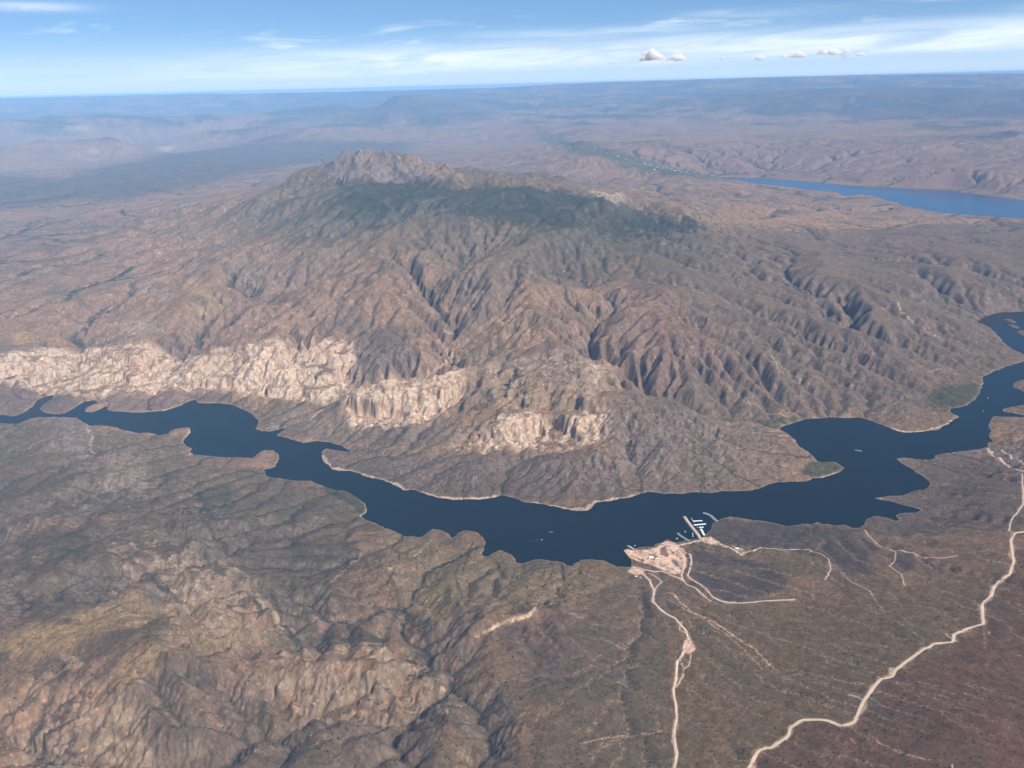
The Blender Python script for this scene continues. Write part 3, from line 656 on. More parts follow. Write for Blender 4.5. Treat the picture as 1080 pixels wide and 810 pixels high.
# (frame polygon, colour, strength, softness in metres)
PATCHES = [
 ([(-100,250),(1200,250),(1200,420),(-100,420)], PINK, .0, 500),
 ([(660,235),(1200,225),(1200,420),(1000,450),(840,440),(700,480),(660,420),(690,320)], C(.140,.112,.092), .78, 500),
 ([(640,330),(690,300),(740,330),(770,380),(720,410),(650,400)], C(.235,.160,.130), .55, 300),
 ([(200,230),(280,205),(340,178),(400,195),(420,230),(360,250),(320,265),(270,255),(215,240)], SCRUB, .45, 350),
 ([(340,215),(390,188),(430,180),(480,196),(530,195),(600,201),(645,208),(700,222),(740,238),(705,248),(650,256),(600,254),(560,238),(520,242),(480,240),(440,228),(400,240),(365,245)], C(.012,.0135,.014), .99, 330),  # dark brush, with a cloud's shadow over the crest painted into the colour
 ([(270,232),(340,190),(480,192),(720,226),(775,262),(700,300),(560,292),(450,272),(330,282)], SCRUB, .42, 650),
 ([(560,240),(660,250),(700,262),(640,275),(600,300),(560,290),(540,270)], C(.070,.066,.058), .65, 420),
 ([(333,176),(352,168),(390,160),(432,172),(470,188),(482,197),(440,187),(400,193),(362,190)], C(.225,.190,.178), .85, 90),
 ([(-100,170),(60,190),(200,160),(320,148),(430,150),(420,165),(330,172),(250,185),(150,205),(40,215),(-100,225)], C(.085,.085,.072), .7, 900),
 ([(480,180),(560,190),(640,200),(760,215),(760,235),(700,210),(600,185),(520,172)], C(.21,.165,.14), .6, 500),
 ([(620,202),(655,202),(660,211),(640,211),(626,207)], CREAM, .9, 60),
 ([(372,352),(420,344),(436,364),(432,394),(385,402),(366,382)], C(.135,.108,.098), .75, 120),
 ([(230,385),(290,372),(330,376),(320,392),(260,400)], C(.16,.125,.11), .5, 120),
 ([(188,292),(214,296),(236,320),(226,336),(206,320)], C(.36,.27,.17), .7, 100),
 ([(150,298),(185,306),(180,316),(155,312)], C(.36,.30,.25), .6, 80),
 ([(14,352),(34,348),(30,362),(14,364)], C(.36,.27,.17), .7, 60),
 ([(120,340),(175,338),(176,352),(150,356)], C(.34,.29,.25), .6, 80),
 ([(-100,392),(20,396),(38,408),(40,422),(22,440),(-100,450)], C(.150,.116,.108), .8, 70),
 ([(42,426),(60,418),(86,424),(78,440),(44,440)], C(.145,.112,.104), .8, 40),
 ([(105,424),(160,420),(200,412),(212,420),(170,434),(112,436)], C(.20,.155,.135), .7, 50),
 ([(272,438),(330,420),(362,418),(372,450),(420,452),(470,440),(480,470),(360,470),(275,455)], C(.175,.145,.122), .7, 90),
 ([(398,445),(434,440),(430,470),(400,470)], C(.115,.095,.092), .8, 40),
 ([(338,478),(380,470),(480,480),(560,478),(640,480),(660,528),(560,532),(440,520),(345,494)], C(.140,.114,.102), .72, 70),
 ([(550,375),(620,370),(640,400),(540,415),(515,395)], C(.16,.125,.115), .55, 90),
 ([(640,440),(780,440),(850,475),(800,518),(640,528)], C(.185,.150,.128), .65, 120),
 ([(605,405),(625,380),(640,382),(636,410),(622,420)], CREAM, .55, 40),
 ([(1030,475),(1200,440),(1200,560),(1000,560),(900,562),(905,530),(950,485)], C(.140,.112,.104), .75, 90),
 # near shore
 ([(-100,452),(30,445),(120,455),(200,462),(200,540),(60,545),(-100,560)], C(.150,.122,.096), .8, 120),
 ([(0,452),(46,446),(44,475),(10,480),(-40,480)], C(.165,.140,.090), .6, 60),
 ([(46,440),(80,437),(100,452),(104,474),(84,480),(54,470)], C(.20,.165,.145), .7, 40),
 ([(110,480),(150,478),(162,505),(148,522),(112,520)], C(.30,.24,.19), .6, 40),
 ([(60,560),(200,540),(300,560),(280,600),(190,640),(120,600),(40,600)], C(.140,.112,.088), .75, 120),
 ([(200,490),(300,500),(380,540),(360,640),(260,640),(220,570)], C(.150,.126,.092), .75, 120),
 ([(225,590),(300,570),(330,600),(280,660),(240,640)], C(.185,.145,.118), .5, 60),
 ([(110,572),(160,580),(215,618),(290,668),(262,668),(200,640),(140,606)], C(.27,.215,.165), .55, 40),
 ([(-40,690),(20,664),(90,640),(150,622),(235,640),(255,662),(180,652),(110,668),(40,700)], C(.43,.315,.195), .75, 70),
 ([(100,718),(140,690),(190,668),(270,652),(322,668),(250,684),(190,694),(140,722)], C(.40,.295,.19), .75, 70),
 ([(150,715),(200,700),(230,700),(220,730),(170,740)], C(.13,.100,.088), .7, 40),
 ([(20,640),(80,610),(140,612),(130,640),(60,655)], C(.155,.122,.103), .6, 70),
 ([(-60,735),(40,735),(60,790),(20,830),(-60,830)], C(.29,.20,.16), .5, 60),
 ([(240,740),(440,735),(480,830),(200,830)], C(.165,.130,.102), .7, 80),
 ([(400,540),(470,580),(600,600),(650,610),(640,630),(560,640),(470,640),(400,600)], C(.30,.235,.155), .65, 90),
 ([(440,625),(470,612),(486,640),(470,668),(440,660)], C(.42,.32,.18), .6, 40),
 ([(530,668),(590,642),(640,660),(690,720),(640,740),(560,720)], C(.150,.112,.105), .7, 70),
 ([(592,640),(660,615),(720,650),(700,720),(640,690)], C(.160,.130,.098), .5, 100),
 ([(600,700),(700,690),(720,830),(540,830)], C(.165,.135,.098), .6, 120),
 ([(700,640),(830,640),(1060,600),(1030,655),(960,690),(900,760),(850,757),(790,830),(710,830)], C(.215,.160,.104), .8, 90),
 ([(784,830),(802,795),(834,778),(850,762),(890,770),(904,764),(930,720),(1008,680),(1040,662),(1074,580),(1200,570),(1200,860)], C(.190,.118,.090), .85, 25),
 ([(866,775),(888,772),(896,790),(896,830),(868,830)], C(.25,.17,.13), .6, 20),
 ([(752,548),(900,558),(925,578),(905,598),(840,582),(770,572),(735,568)], C(.112,.092,.090), .85, 40),
 ([(732,580),(776,588),(830,600),(826,622),(770,636),(732,618)], C(.112,.088,.086), .85, 30),
 ([(732,594),(790,598),(812,608),(760,608),(730,604)], C(.20,.165,.110), .7, 18),
 ([(790,578),(870,590),(880,612),(820,604)], C(.20,.160,.108), .7, 30),
 ([(880,588),(920,590),(926,608),(890,606)], C(.105,.085,.085), .8, 20),
 ([(935,585),(965,586),(968,600),(945,604)], C(.105,.085,.085), .7, 20),
 ([(85,745),(130,735),(146,765),(110,787),(85,772)], C(.36,.29,.21), .75, 30), ([(138,802),(168,768),(172,800),(160,820)], C(.38,.31,.23), .75, 18), ([(184,780),(210,774),(216,800),(190,806)], C(.38,.31,.24), .75, 18), ([(-40,738),(45,724),(52,756),(0,776),(-40,780)], C(.36,.28,.20), .6, 30),
 ([(60,742),(85,735),(80,770),(40,830),(20,830)], C(.125,.095,.085), .7, 40), ([(235,770),(300,760),(300,830),(240,830)], C(.24,.17,.125), .6, 40), ([(0,560),(60,560),(110,600),(60,650),(-60,640),(-60,570)], C(.150,.120,.095), .6, 100),
 # green flats at the water
 ([(980,412),(1008,405),(1034,404),(1032,418),(1016,428),(1000,432),(976,426)], C(.052,.060,.042), .75, 60),
 ([(852,486),(880,487),(893,494),(880,500),(856,504),(846,498)], C(.055,.068,.042), .8, 26),
 ([(800,446),(836,440),(860,440),(850,446),(824,452)], C(.085,.090,.060), .7, 25),
 ([(342,512),(372,520),(386,534),(382,546),(366,530),(345,520)], C(.060,.075,.045), .8, 14),
 ([(428,690),(444,676),(462,690),(470,712),(448,722),(430,712)], C(.055,.062,.038), .75, 16),
 ([(420,640),(448,650),(462,668),(452,690),(440,664)], C(.060,.066,.042), .6, 16),
 ([(268,640),(320,652),(360,672),(400,668),(400,682),(330,684),(280,670)], C(.080,.082,.056), .6, 24),
 ([(300,575),(380,570),(372,600),(300,612)], C(.090,.085,.066), .5, 40),
 ([(208,520),(240,512),(250,530),(230,550),(212,545)], C(.075,.078,.058), .6, 24),
 ([(50,555),(90,570),(100,600),(60,585)], C(.085,.083,.064), .5, 30),
 ([(60,605),(110,612),(95,632),(62,625)], C(.085,.083,.060), .5, 30),
 ([(150,660),(180,650),(176,672),(150,676)], C(.095,.092,.062), .5, 24),
 # boat harbour flats
 ([(657,580),(664,577),(672,580),(682,580),(693,577),(703,571),(712,573),(722,580),(724,596),(718,604),(712,606),(700,602),(688,596),(672,592),(664,588)], SAND, .95, 7),
 ([(696,578),(702,576),(706,586),(703,588),(696,584)], C(.14,.11,.10), .95, 4),
 ([(708,588),(714,591),(717,596),(713,598),(708,592)], C(.14,.11,.10), .9, 4),
 ([(684,584),(690,583),(694,588),(688,591),(684,588)], C(.16,.13,.11), .8, 4),
 ([(662,603),(668,597),(676,599),(680,603),(672,607)], SAND, .95, 7),
 ([(740,567),(750,566),(760,572),(756,575),(742,572)], SAND, .9, 6),
 ([(772,576),(782,577),(786,582),(778,582)], PALE, .8, 5),
 ([(722,676),(727,672),(734,684),(728,690),(719,688)], SAND, .7, 6),
 ([(938,704),(946,704),(943,712),(938,711)], SAND, .8, 5),
 ([(1056,470),(1080,468),(1080,490),(1066,486)], C(.24,.19,.16), .6, 20),
 # beyond the mountain
 ([(560,130),(620,150),(700,176),(760,188),(740,190),(670,182),(600,160)], C(.085,.095,.062), .75, 500),
 ([(590,140),(612,150),(604,158),(588,150)], C(.055,.075,.05), .7, 200),
 ([(680,176),(730,180),(742,188),(700,186)], C(.055,.075,.05), .7, 150),
 ([(740,160),(900,150),(1080,170),(1080,205),(900,190),(760,182)], C(.24,.17,.14), .6, 900),
 ([(700,96),(1200,90),(1200,128),(900,122),(760,112)], C(.095,.082,.076), .7, 2500),
 ([(240,115),(460,92),(520,110),(470,126),(300,126)], C(.095,.085,.078), .6, 2500),
 ([(70,133),(95,133),(95,137),(68,137)], PALE, .4, 400), ([(166,155),(184,154),(178,160),(168,159)], PALE, .5, 150), ([(92,158),(108,158),(104,162),(94,162)], PALE, .4, 150),
]
# (frame polyline, colour, half width in metres, strength)
WASH = [
 ([(482,342),(472,350),(466,358),(470,367),(478,377),(475,382),(467,386),(452,393),(433,403)], PALE*.8, 9, .7), ([(372,417),(343,430),(330,439),(320,447),(306,451)], PALE*.75, 8, .7),
 ([(695,622),(710,626),(716,634),(729,645),(747,653),(762,662),(778,674),(796,684),(809,699),(827,714)], SAND, 5, .7), ([(690,628),(705,632),(722,643),(740,650),(765,668),(790,690),(810,712)], SAND, 3, .5),
 ([(716,627),(735,640),(760,652),(790,664),(830,676),(870,690)], SAND, 3, .35),
 ([(1037,659),(1046,672),(1059,679)], SAND, 4, .55), ([(889,770),(900,782),(910,795)], SAND, 4, .5), ([(904,767),(930,784),(963,798),(1000,806)], SAND, 4, .45), ([(941,714),(980,722),(1010,726)], SAND, 3, .35),
 ([(713,764),(700,769),(685,774),(660,776),(636,779),(600,786)], SAND, 4, .5), ([(610,800),(640,786),(660,782)], SAND, 3, .4),
 ([(886,601),(895,612),(917,623),(926,637),(941,651)], SAND, 4, .6), ([(941,651),(965,668),(980,680)], SAND, 3, .4),
 ([(945,315),(950,327),(962,340),(978,352),(1002,360)], PALE*.8, 9, .75), ([(966,384),(990,389),(1015,396)], PALE*.8, 8, .7), ([(803,368),(819,384),(823,401)], PALE*.7, 8, .5), ([(815,376),(844,401),(856,417)], PALE*.7, 8, .5), ([(774,409),(791,425),(835,443)], PALE*.7, 8, .5),
 ([(740,395),(770,410),(790,430)], PALE*.6, 7, .35),
 ([(919,446),(938,451.5),(956,456.5),(978,454.5),(996,449.5),(1010,441)], PALE, 9, .9), ([(850,508.5),(870,502),(888,497)], PALE, 7, .7), ([(831,449),(850,444),(876,441)], PALE*.8, 6, .6),
 ([(560,650),(580,676),(600,700)], C(.22,.17,.14), 6, .4), ([(575,645),(596,668),(620,690),(640,708)], C(.22,.17,.14), 6, .45), ([(540,664),(556,690),(570,712)], C(.22,.17,.14), 6, .4), ([(500,714),(520,728)], C(.2,.16,.13), 5, .3),
 ([(1037,660),(1040,690)], SAND, 4, .25), ([(820,380),(900,402),(960,412)], PALE*.6, 6, .3),
]
GULLY = [
 ([(110,581),(125,586),(140,592),(152,602),(160,612),(178,626),(190,636),(205,640)], 13), ([(0,613),(12,622),(22,632),(28,648)], 11), ([(84,680),(76,692),(70,700),(62,722),(52,745),(38,770),(28,800)], 13), ([(188,722),(170,745),(155,765),(145,792)], 9),
 ([(290,622),(315,621),(332,617),(346,605),(372,590),(390,579)], 8), ([(296,634),(340,632),(375,634),(398,627),(412,610),(416,600)], 8), ([(305,646),(350,645),(395,640),(414,632)], 8), ([(408,600),(416,618),(420,635),(415,655),(410,668),(395,678)], 10), ([(322,682),(345,680),(370,684),(400,676),(415,665)], 12),
 ([(425,702),(440,691),(456,683),(450,670),(440,663)], 9), ([(284,612),(292,640),(300,660),(314,676),(326,692)], 16), ([(205,515),(215,530),(210,545),(222,560),(235,575),(250,590)], 10), ([(200,491),(240,488),(266,486)], 7), ([(205,500),(245,496),(276,493)], 7), ([(170,525),(200,535),(190,546)], 8),
 ([(60,560),(90,566),(108,578)], 8), ([(96,650),(120,640),(140,632)], 6), ([(160,664),(180,652),(196,640)], 7), ([(262,628),(285,648),(292,668)], 10), ([(130,712),(150,715),(172,716)], 9), ([(410,655),(430,640),(455,632)], 7), ([(486,590),(480,610),(488,630),(480,650)], 8), ([(500,566),(492,590),(486,610)], 8), ([(545,596),(540,612),(530,625)], 7), ([(585,594),(580,610),(566,622)], 7),
 ([(227,353),(214,362),(200,371),(190,380),(182,384)], 18), ([(300,310),(270,322),(245,340),(227,353)], 16), ([(205,270),(190,285),(160,303),(140,313),(118,328),(97,340),(90,358)], 18), ([(90,360),(86,378),(82,394)], 14), ([(513,247),(500,262),(487,277),(477,293),(470,310),(467,328)], 15), ([(583,287),(590,300),(597,313),(610,326),(627,340)], 16), ([(560,262),(548,280),(545,300),(550,318)], 12), ([(420,262),(400,285),(370,305),(350,320)], 13), ([(690,255),(676,275),(664,300)], 13), ([(455,275),(440,295),(420,315)], 11), ([(640,266),(632,285),(640,305)], 11), ([(533,392),(540,400),(548,404)], 20),  # last stroke puts the shadow in a hollow into the ground colour
 ([(500,410),(520,420),(508,432),(500,445),(480,462)], 10), ([(530,425),(522,445),(512,458)], 9), ([(600,495),(590,510),(598,524)], 8)]
STONE = [([(235,590),(255,610),(262,625),(280,640),(291,656)], C(.34,.28,.21), 22, .65), ([(140,574),(165,585),(190,605),(215,625),(226,640)], C(.32,.26,.195), 16, .6), ([(504,669),(520,661),(540,655),(560,647),(575,640),(586,636)], C(.52,.42,.32), 12, .9), ([(466,726),(462,745),(470,752)], C(.42,.34,.25), 12, .7), ([(375,751),(390,756),(406,759)], C(.42,.34,.25), 7, .8),
 ([(440,760),(425,768),(400,764)], C(.34,.27,.2), 8, .6), ([(445,581),(432,588),(420,594),(408,602)], C(.40,.33,.25), 7, .7), ([(392,577),(380,585),(366,600),(350,614)], C(.36,.30,.22), 6, .6), ([(92,448),(96,460),(94,470),(100,478)], C(.36,.30,.24), 14, .7), ([(200,330),(214,322),(228,334)], C(.36,.28,.19), 20, .5), ([(60,690),(85,700),(60,712),(30,718)], C(.34,.27,.19), 14, .5), ([(280,372),(300,364),(330,359)], CREAM, 26, .7), ([(0,374),(20,378),(60,372),(100,364)], CREAM, 20, .5), ([(620,384),(630,388),(632,398),(626,404)], CREAM, 14, .8)]
RIM = [([(339,477),(342,487),(350,495),(368,496),(387,503),(410,509),(427,517),(447,520),(463,525),(480,527),(507,526),(530,522)], CREAM, 15, .8), ([(553,529),(577,533),(597,537),(620,538),(629,530),(644,528),(667,524),(690,520)], CREAM, 13, .55),
 ([(193,467),(201,456),(200,450)], CREAM, 14, .6), ([(202,473),(200,480),(186,480)], CREAM, 12, .5), ([(100,436),(133,436),(173,434),(200,425)], CREAM, 16, .35), ([(275,454),(300,449)], CREAM, 10, .5), ([(294,480),(288,475)], CREAM, 8, .4)]
ROADS = {   # name -> list of (polyline, width in metres)
 'dirt_road': ([(784,826),(790,810),(795,800),(801,791),(807,789),(813,789),(823,782),(832,776),(833,768),(840,763),(847,759),(860,759),(873,760),(880,763),(887,766),(895,764),(901,762),(906,750),(911,739),(920,727),(929,716),(936,715),(941,714),(944,707),(953,700),(963,693),(974,685),(985,679),(996,678),(1005,677),(1006,670),(1021,663),(1037,658),(1036,647),(1036,637),(1046,628),(1048,620),(1056,613),(1065,606),(1067,599),(1069,592),(1068,585),(1067,578),(1066,569),(1071,562),(1081,561),(1130,556)], 15.5),
 'harbour_road': ([(706,840),(711,812),(714,795),(712,783),(711,773),(714,757),(713,745),(710,728),(713,717),(714,699),(721,688),(728,679),(724,666),(713,653),(697,643),(688,634),(690,623),(685,612),(678,605),(671,601)], 11),
 'track': [
  ([(713,725),(720,714),(721,705),(717,696),(722,688)], 7), ([(721,706),(727,702),(729,690)], 6), ([(712,760),(709,775),(712,795)], 6), ([(724,668),(716,664),(719,655)], 6), ([(690,625),(693,618),(698,614),(692,608),(684,605)], 8), ([(687,612),(681,608),(675,604)], 6),
  ([(668,601),(676,600),(685,602),(698,602.6),(709,607),(720,611.5)], 11),
  ([(720,611.5),(719,606),(722,598),(722.5,589),(717.5,582),(710,576.5),(704,574),(697,576),(693,580),(688,584)], 12),
  ([(706,574),(711,576),(717,575),(726,573),(732,571.5),(742,569.5),(750,571),(758,573.5),(767,576.5),(775,580.5),(783,585.5)], 13),
  ([(692,579),(699,573),(703,571),(709,573)], 10),
  ([(720,611.5),(725,617),(732,619.5),(741,627),(750,634)], 9),
  ([(723,582),(728,585),(729.6,591),(728,597),(727,602.6),(725,607),(729,611),(736,615),(744,620),(751,629),(758.5,633.5),(769,636),(782,636),(800,634.5),(822,633),(838,632)], 10),
  ([(783,585),(800,578),(830,580),(852,579),(865,584),(873.5,589),(876.5,600),(870,612)], 7),
  ([(912,559),(917,566),(929,577),(944.5,581.6),(963,583),(975,588),(991,589),(1010,586)], 8), ([(944.5,582),(944,591),(938,597),(951,606),(954,618)], 6),
  ([(1043,476),(1056,485.5),(1064,492),(1073,495.5),(1083,498),(1100,510)], 15), ([(1056,474),(1067,484),(1082,492)], 9), ([(1041,473),(1047,478)], 16), ([(1078,500),(1079,520),(1079,532),(1072,542),(1066,550),(1064,560)], 9), ([(1010,677),(1000,671),(998,668)], 6), ([(911,739),(905,735),(895,733)], 7), ([(1006,840),(1004,806)], 5),
 ],
}

def lerp_into(colr, m, c, w):
    colr[m] += (c - colr[m]) * w[:, None]

def line_mask(x, y, pts, half, jag=0.0, taper=False):
    P = [tuple(p) for p in pts]; a = np.array(P)
    m = (x > a[:, 0].min() - half * 4) & (x < a[:, 0].max() + half * 4) & (y > a[:, 1].min() - half * 4) & (y < a[:, 1].max() + half * 4)
    i = np.nonzero(m)[0]
    if not len(i): return i, np.zeros(0)
    d = seg_dist(x[i] + half * 2.2 * fbm(x[i], y[i], half * 11, 3, seed=51) * (jag > 0), y[i] + half * 2.2 * fbm(x[i], y[i], half * 11, 3, seed=52) * (jag > 0), P, False)
    if taper:
        e0 = np.hypot(x[i] - a[0, 0], y[i] - a[0, 1]); e1 = np.hypot(x[i] - a[-1, 0], y[i] - a[-1, 1])
        d = d + half * 1.5 * (1 - sstep(0, 110, np.minimum(e0, e1)))
    if jag: d = d + jag * half * fbm(x[i], y[i], half * 6, 3, seed=50)
    return i, 1 - sstep(half * 0.5, half * 1.5, d)

def ground_colour():
    x = FX.ravel(); y = FY.ravel(); h = FH.ravel(); nz = FN[..., 2].ravel(); r = np.hypot(x, y)
    sl = np.sqrt(np.maximum(1 - nz * nz, 0)) / np.maximum(nz, 0.05)      # tangent of the slope
    a = fbm(x, y, 1500, 5, 0.55, 61); b = fbm(x, y, 420, 5, 0.6, 62); c = fbm(x, y, 90, 4, 0.6, 63); e = fbm(x, y, 5200, 3, 0.5, 64)
    colr = TAN[None] + (PINK - TAN)[None] * sstep(-.25, .3, a)[:, None]
    colr += (BROWN - colr) * (0.75 * sstep(-.05, .35, b + 0.5 * e))[:, None]
    colr += (GREY - colr) * (0.5 * sstep(0.05, .4, -a + 0.4 * b))[:, None]
    near = r < 22000
    forest = sstep(26000, 40000, r) * sstep(750, 1150, h + 700 * e + 300 * a)
    forest = forest * sstep(-.25, .2, fbm(x, y, 3200, 4, .6, 66))
    colr += (C(.050,.056,.046) - colr) * (.75 * forest)[:, None]
    # patches
    n_pts = [len(p) for p, *_ in PATCHES]
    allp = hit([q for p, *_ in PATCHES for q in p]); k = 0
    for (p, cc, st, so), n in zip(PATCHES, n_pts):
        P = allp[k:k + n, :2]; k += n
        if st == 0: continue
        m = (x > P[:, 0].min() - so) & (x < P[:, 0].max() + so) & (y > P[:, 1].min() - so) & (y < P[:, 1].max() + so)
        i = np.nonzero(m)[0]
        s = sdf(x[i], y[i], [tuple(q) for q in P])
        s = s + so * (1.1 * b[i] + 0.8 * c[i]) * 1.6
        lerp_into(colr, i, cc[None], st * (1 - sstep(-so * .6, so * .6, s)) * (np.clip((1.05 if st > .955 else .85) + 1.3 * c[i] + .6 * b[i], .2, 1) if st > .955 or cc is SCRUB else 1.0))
    # plants follow the drainage and the shaded, higher ground
    w2 = G2.edge(x, y, 500); la = np.log10(np.maximum(G1.lin(np.log10(A1) * 0 + A1, x, y), 2500.0))
    A = np.where(w2 > 0.5, np.maximum(G2.lin(A2, x, y), 100), np.maximum(G1.lin(A1, x, y), 2500))
    la = np.log10(A)
    w1 = G1.edge(x, y, 2500)
    sm = G2.lin(SM2, x, y) * w2; crag = G1.lin(CRAG1, x, y) * w1
    wash = np.where(w2 > 0.5, sstep(4.1, 5.4, la), sstep(4.7, 6.1, la)) * w1
    veg = wash * (0.92 - 0.5 * sm) * sstep(-.45, .1, c + .5 * b)
    veg = np.maximum(veg, 0.42 * sstep(620, 1250, h + 420 * a + 350 * b) * near * (1 - crag))
    veg = np.maximum(veg, 0.45 * sstep(.12, .40, b * .6 + c * .7))
    lerp_into(colr, slice(None), SCRUB[None], np.clip(veg, 0, .92))
    gul = np.where(w2 > .5, sstep(3.75, 4.7, la), sstep(4.6, 5.5, la)) * w1 * sstep(-.30, .05, c + .6 * b) * (1 - .92 * sm)
    lerp_into(colr, slice(None), C(.048,.047,.038)[None], np.clip(gul * .72, 0, 1))
    lines = sm * sstep(3.55, 4.2, la) * (RNG.random(x.size) > .35)
    lerp_into(colr, slice(None), C(.46,.35,.26)[None], np.clip(lines * .62 * sstep(-.40, .05, b), 0, 1))
    big = np.where(w2 > .5, sstep(5.3, 6.0, la), sstep(5.6, 6.5, la)) * w1 * sstep(-.4, .0, c) * (1 - sm)
    lerp_into(colr, slice(None), RIPAR[None], np.clip(big * .85, 0, 1))
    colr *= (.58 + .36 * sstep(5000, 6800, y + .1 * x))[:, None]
    # bare rock on the steep places, pale and banded in the cliffs
    cl = G2.lin(CL2, x, y) * w2; rk = G2.lin(RK2, x, y) * w2
    steep = sstep(.50, .95, sl + 0.25 * c)
    rock = GREY[None] * (.92 + .5 * c[:, None])
    lerp_into(colr, slice(None), rock, np.clip(steep * (.35 + .3 * rk), 0, 1))
    zb = h + 26 * fbm(x, y, 300, 3, seed=71)
    t = 0.5 + 0.5 * np.sin(zb / 6.5 + 2.2 * fbm(x, y, 160, 2, seed=72)); t2 = perlin(zb / 31.0, x / 900.0)
    strata = CREAM[None] * (0.78 + 0.34 * t[:, None]) ; strata = strata + (C(.50,.37,.29) - strata) * sstep(.05, .5, t2)[:, None] * .8
    strata += (RUST - strata) * (sstep(.30, .62, -t2) * .55)[:, None]
    strata *= (1 - .55 * sstep(.05, .38, fbm(x, y, 46, 3, .6, 73)))[:, None] * (1 - .35 * sstep(.62, .95, t) * sstep(-.1, .3, c))[:, None]
    north = y > 5200
    southc = C(.265,.215,.168)[None] * (0.8 + .3 * t[:, None]); southc = southc + (RUST - southc) * (.5 * sstep(.05, .4, t2))[:, None]
    strata = strata + (southc - strata) * np.clip(G2.lin(CLB2, x, y) * w2 * 1.2, 0, 1)[:, None]
    bare = np.where(north, np.clip(sstep(.22, .62, sl + .3 * c) + 0.75 * sstep(-.04, .26, b + c * .9), 0, 1), sstep(.55, 1.05, sl + .3 * c) * .8)
    lerp_into(colr, slice(None), strata, np.clip(cl * bare * .93, 0, 1))
    # shore: sun-bleached band the water leaves behind
    s = G2.lin(S_2, x, y)
    ring = (1 - sstep(4, 15, s + 6 * c)) * w2 * (s > -30)
    lerp_into(colr, slice(None), C(.33,.27,.215)[None], ring * (.35 + .4 * sstep(0, .3, b)))
    # speckle of single bushes and stones, wherever one vertex is smaller than a bush group
    sp = RNG.random(x.size)
    lerp_into(colr, slice(None), SCRUB[None], np.where(near, .75 * (sp > .88) * (1 - .8 * cl), 0))
    colr *= np.where(near & (sp < .045), 1.7, 1.0)[:, None]
    k = 0
    for (p, cc, st, so), n in zip(PATCHES, n_pts):      # the trodden flats keep no plants
        P = allp[k:k + n, :2]; k += n
        if cc is not SAND and so > 4: continue
        i = np.nonzero((np.abs(x - P[:, 0].mean()) < 600) & (np.abs(y - P[:, 1].mean()) < 600))[0]
        q = sdf(x[i], y[i], [tuple(v) for v in P]) + so * 1.5 * c[i]
        lerp_into(colr, i, (C(.66,.495,.40) if cc is SAND else cc)[None] * (1 + .25 * b[i, None]), .92 * (1 - sstep(-so, so, q)) * (.75 + .5 * (c[i] > -.12) - .25))
    for p, cc, hw, st in WASH + RIM:
        P = hit(p)[:, :2]
        i, w = line_mask(x, y, P, hw, .8, True); lerp_into(colr, i, cc[None], np.clip(w * st * (.25 + 1.0 * (RNG.random(len(i)) > .35)), 0, .95))
    for p, hw in GULLY:
        i, w = line_mask(x, y, hit(p)[:, :2], hw, 1.0, True); lerp_into(colr, i, C(.040,.041,.031)[None], np.clip(w * .85 * (.6 + 1.2 * (c[i] + .25)) * (.45 + .55 * (RNG.random(len(i)) > .3)), 0, .92))
    for p, cc, hw, st in STONE:
        i, w = line_mask(x, y, hit(p)[:, :2], hw, 1.3); lerp_into(colr, i, cc[None], np.clip(w * st * (.7 + 1.3 * c[i]), 0, 1))
    for p, hw in [ROADS['dirt_road'], ROADS['harbour_road']] + ROADS['track']:
        P = hit(p)[:, :2]
        i, w = line_mask(x, y, P, hw * .75, .6); lerp_into(colr, i, SAND[None] * .85, w * .6)
    # lake bed
    lerp_into(colr, slice(None), C(.06,.07,.05)[None], (1 - sstep(-14, -3, s)) * w2)
    colr = colr * (1 + .45 * c + .35 * fbm(x, y, 35, 2, seed=65) * (r < 9000) + .2 * (sp - .5))[:, None]
    lum = colr @ C(.3, .55, .15)
    colr = (lum[:, None] + (colr - lum[:, None]) * 1.32) * C(.845, .765, .685)[None]
    return np.clip(colr, .012, .8)

FC = ground_colour()
print('colour', time.time() - T0)

def grid_mesh(name, X, Y, Z, colr=None):
    nr, nc = X.shape
    me = bpy.data.meshes.new(name)
    me.vertices.add(nr * nc)
    me.vertices.foreach_set('co', np.stack([X, Y, Z], -1).astype(np.float32).ravel())
    i = np.arange(nr * nc, dtype=np.int32).reshape(nr, nc)
    q = np.stack([i[:-1, :-1], i[:-1, 1:], i[1:, 1:], i[1:, :-1]], -1).reshape(-1)
    nf = len(q) // 4
    me.loops.add(len(q)); me.loops.foreach_set('vertex_index', q)
    me.polygons.add(nf); me.polygons.foreach_set('loop_start', np.arange(0, len(q), 4, dtype=np.int32))
    me.polygons.foreach_set('use_smooth', np.ones(nf, bool))
    if colr is not None:
        at = me.color_attributes.new('rock_and_soil', 'FLOAT_COLOR', 'POINT')
        at.data.foreach_set('color', np.concatenate([colr, np.ones((len(colr), 1))], 1).astype(np.float32).ravel())
    me.update(calc_edges=True)
    return me

def new_mat(name, colour=(.5,.5,.5), rough=.9, spec=.2):
    m = bpy.data.materials.new(name); m.use_nodes = True
    b = m.node_tree.nodes['Principled BSDF']
    b.inputs['Base Color'].default_value = (*colour, 1); b.inputs['Roughness'].default_value = rough; b.inputs['Specular IOR Level'].default_value = spec
    return m, m.node_tree, b

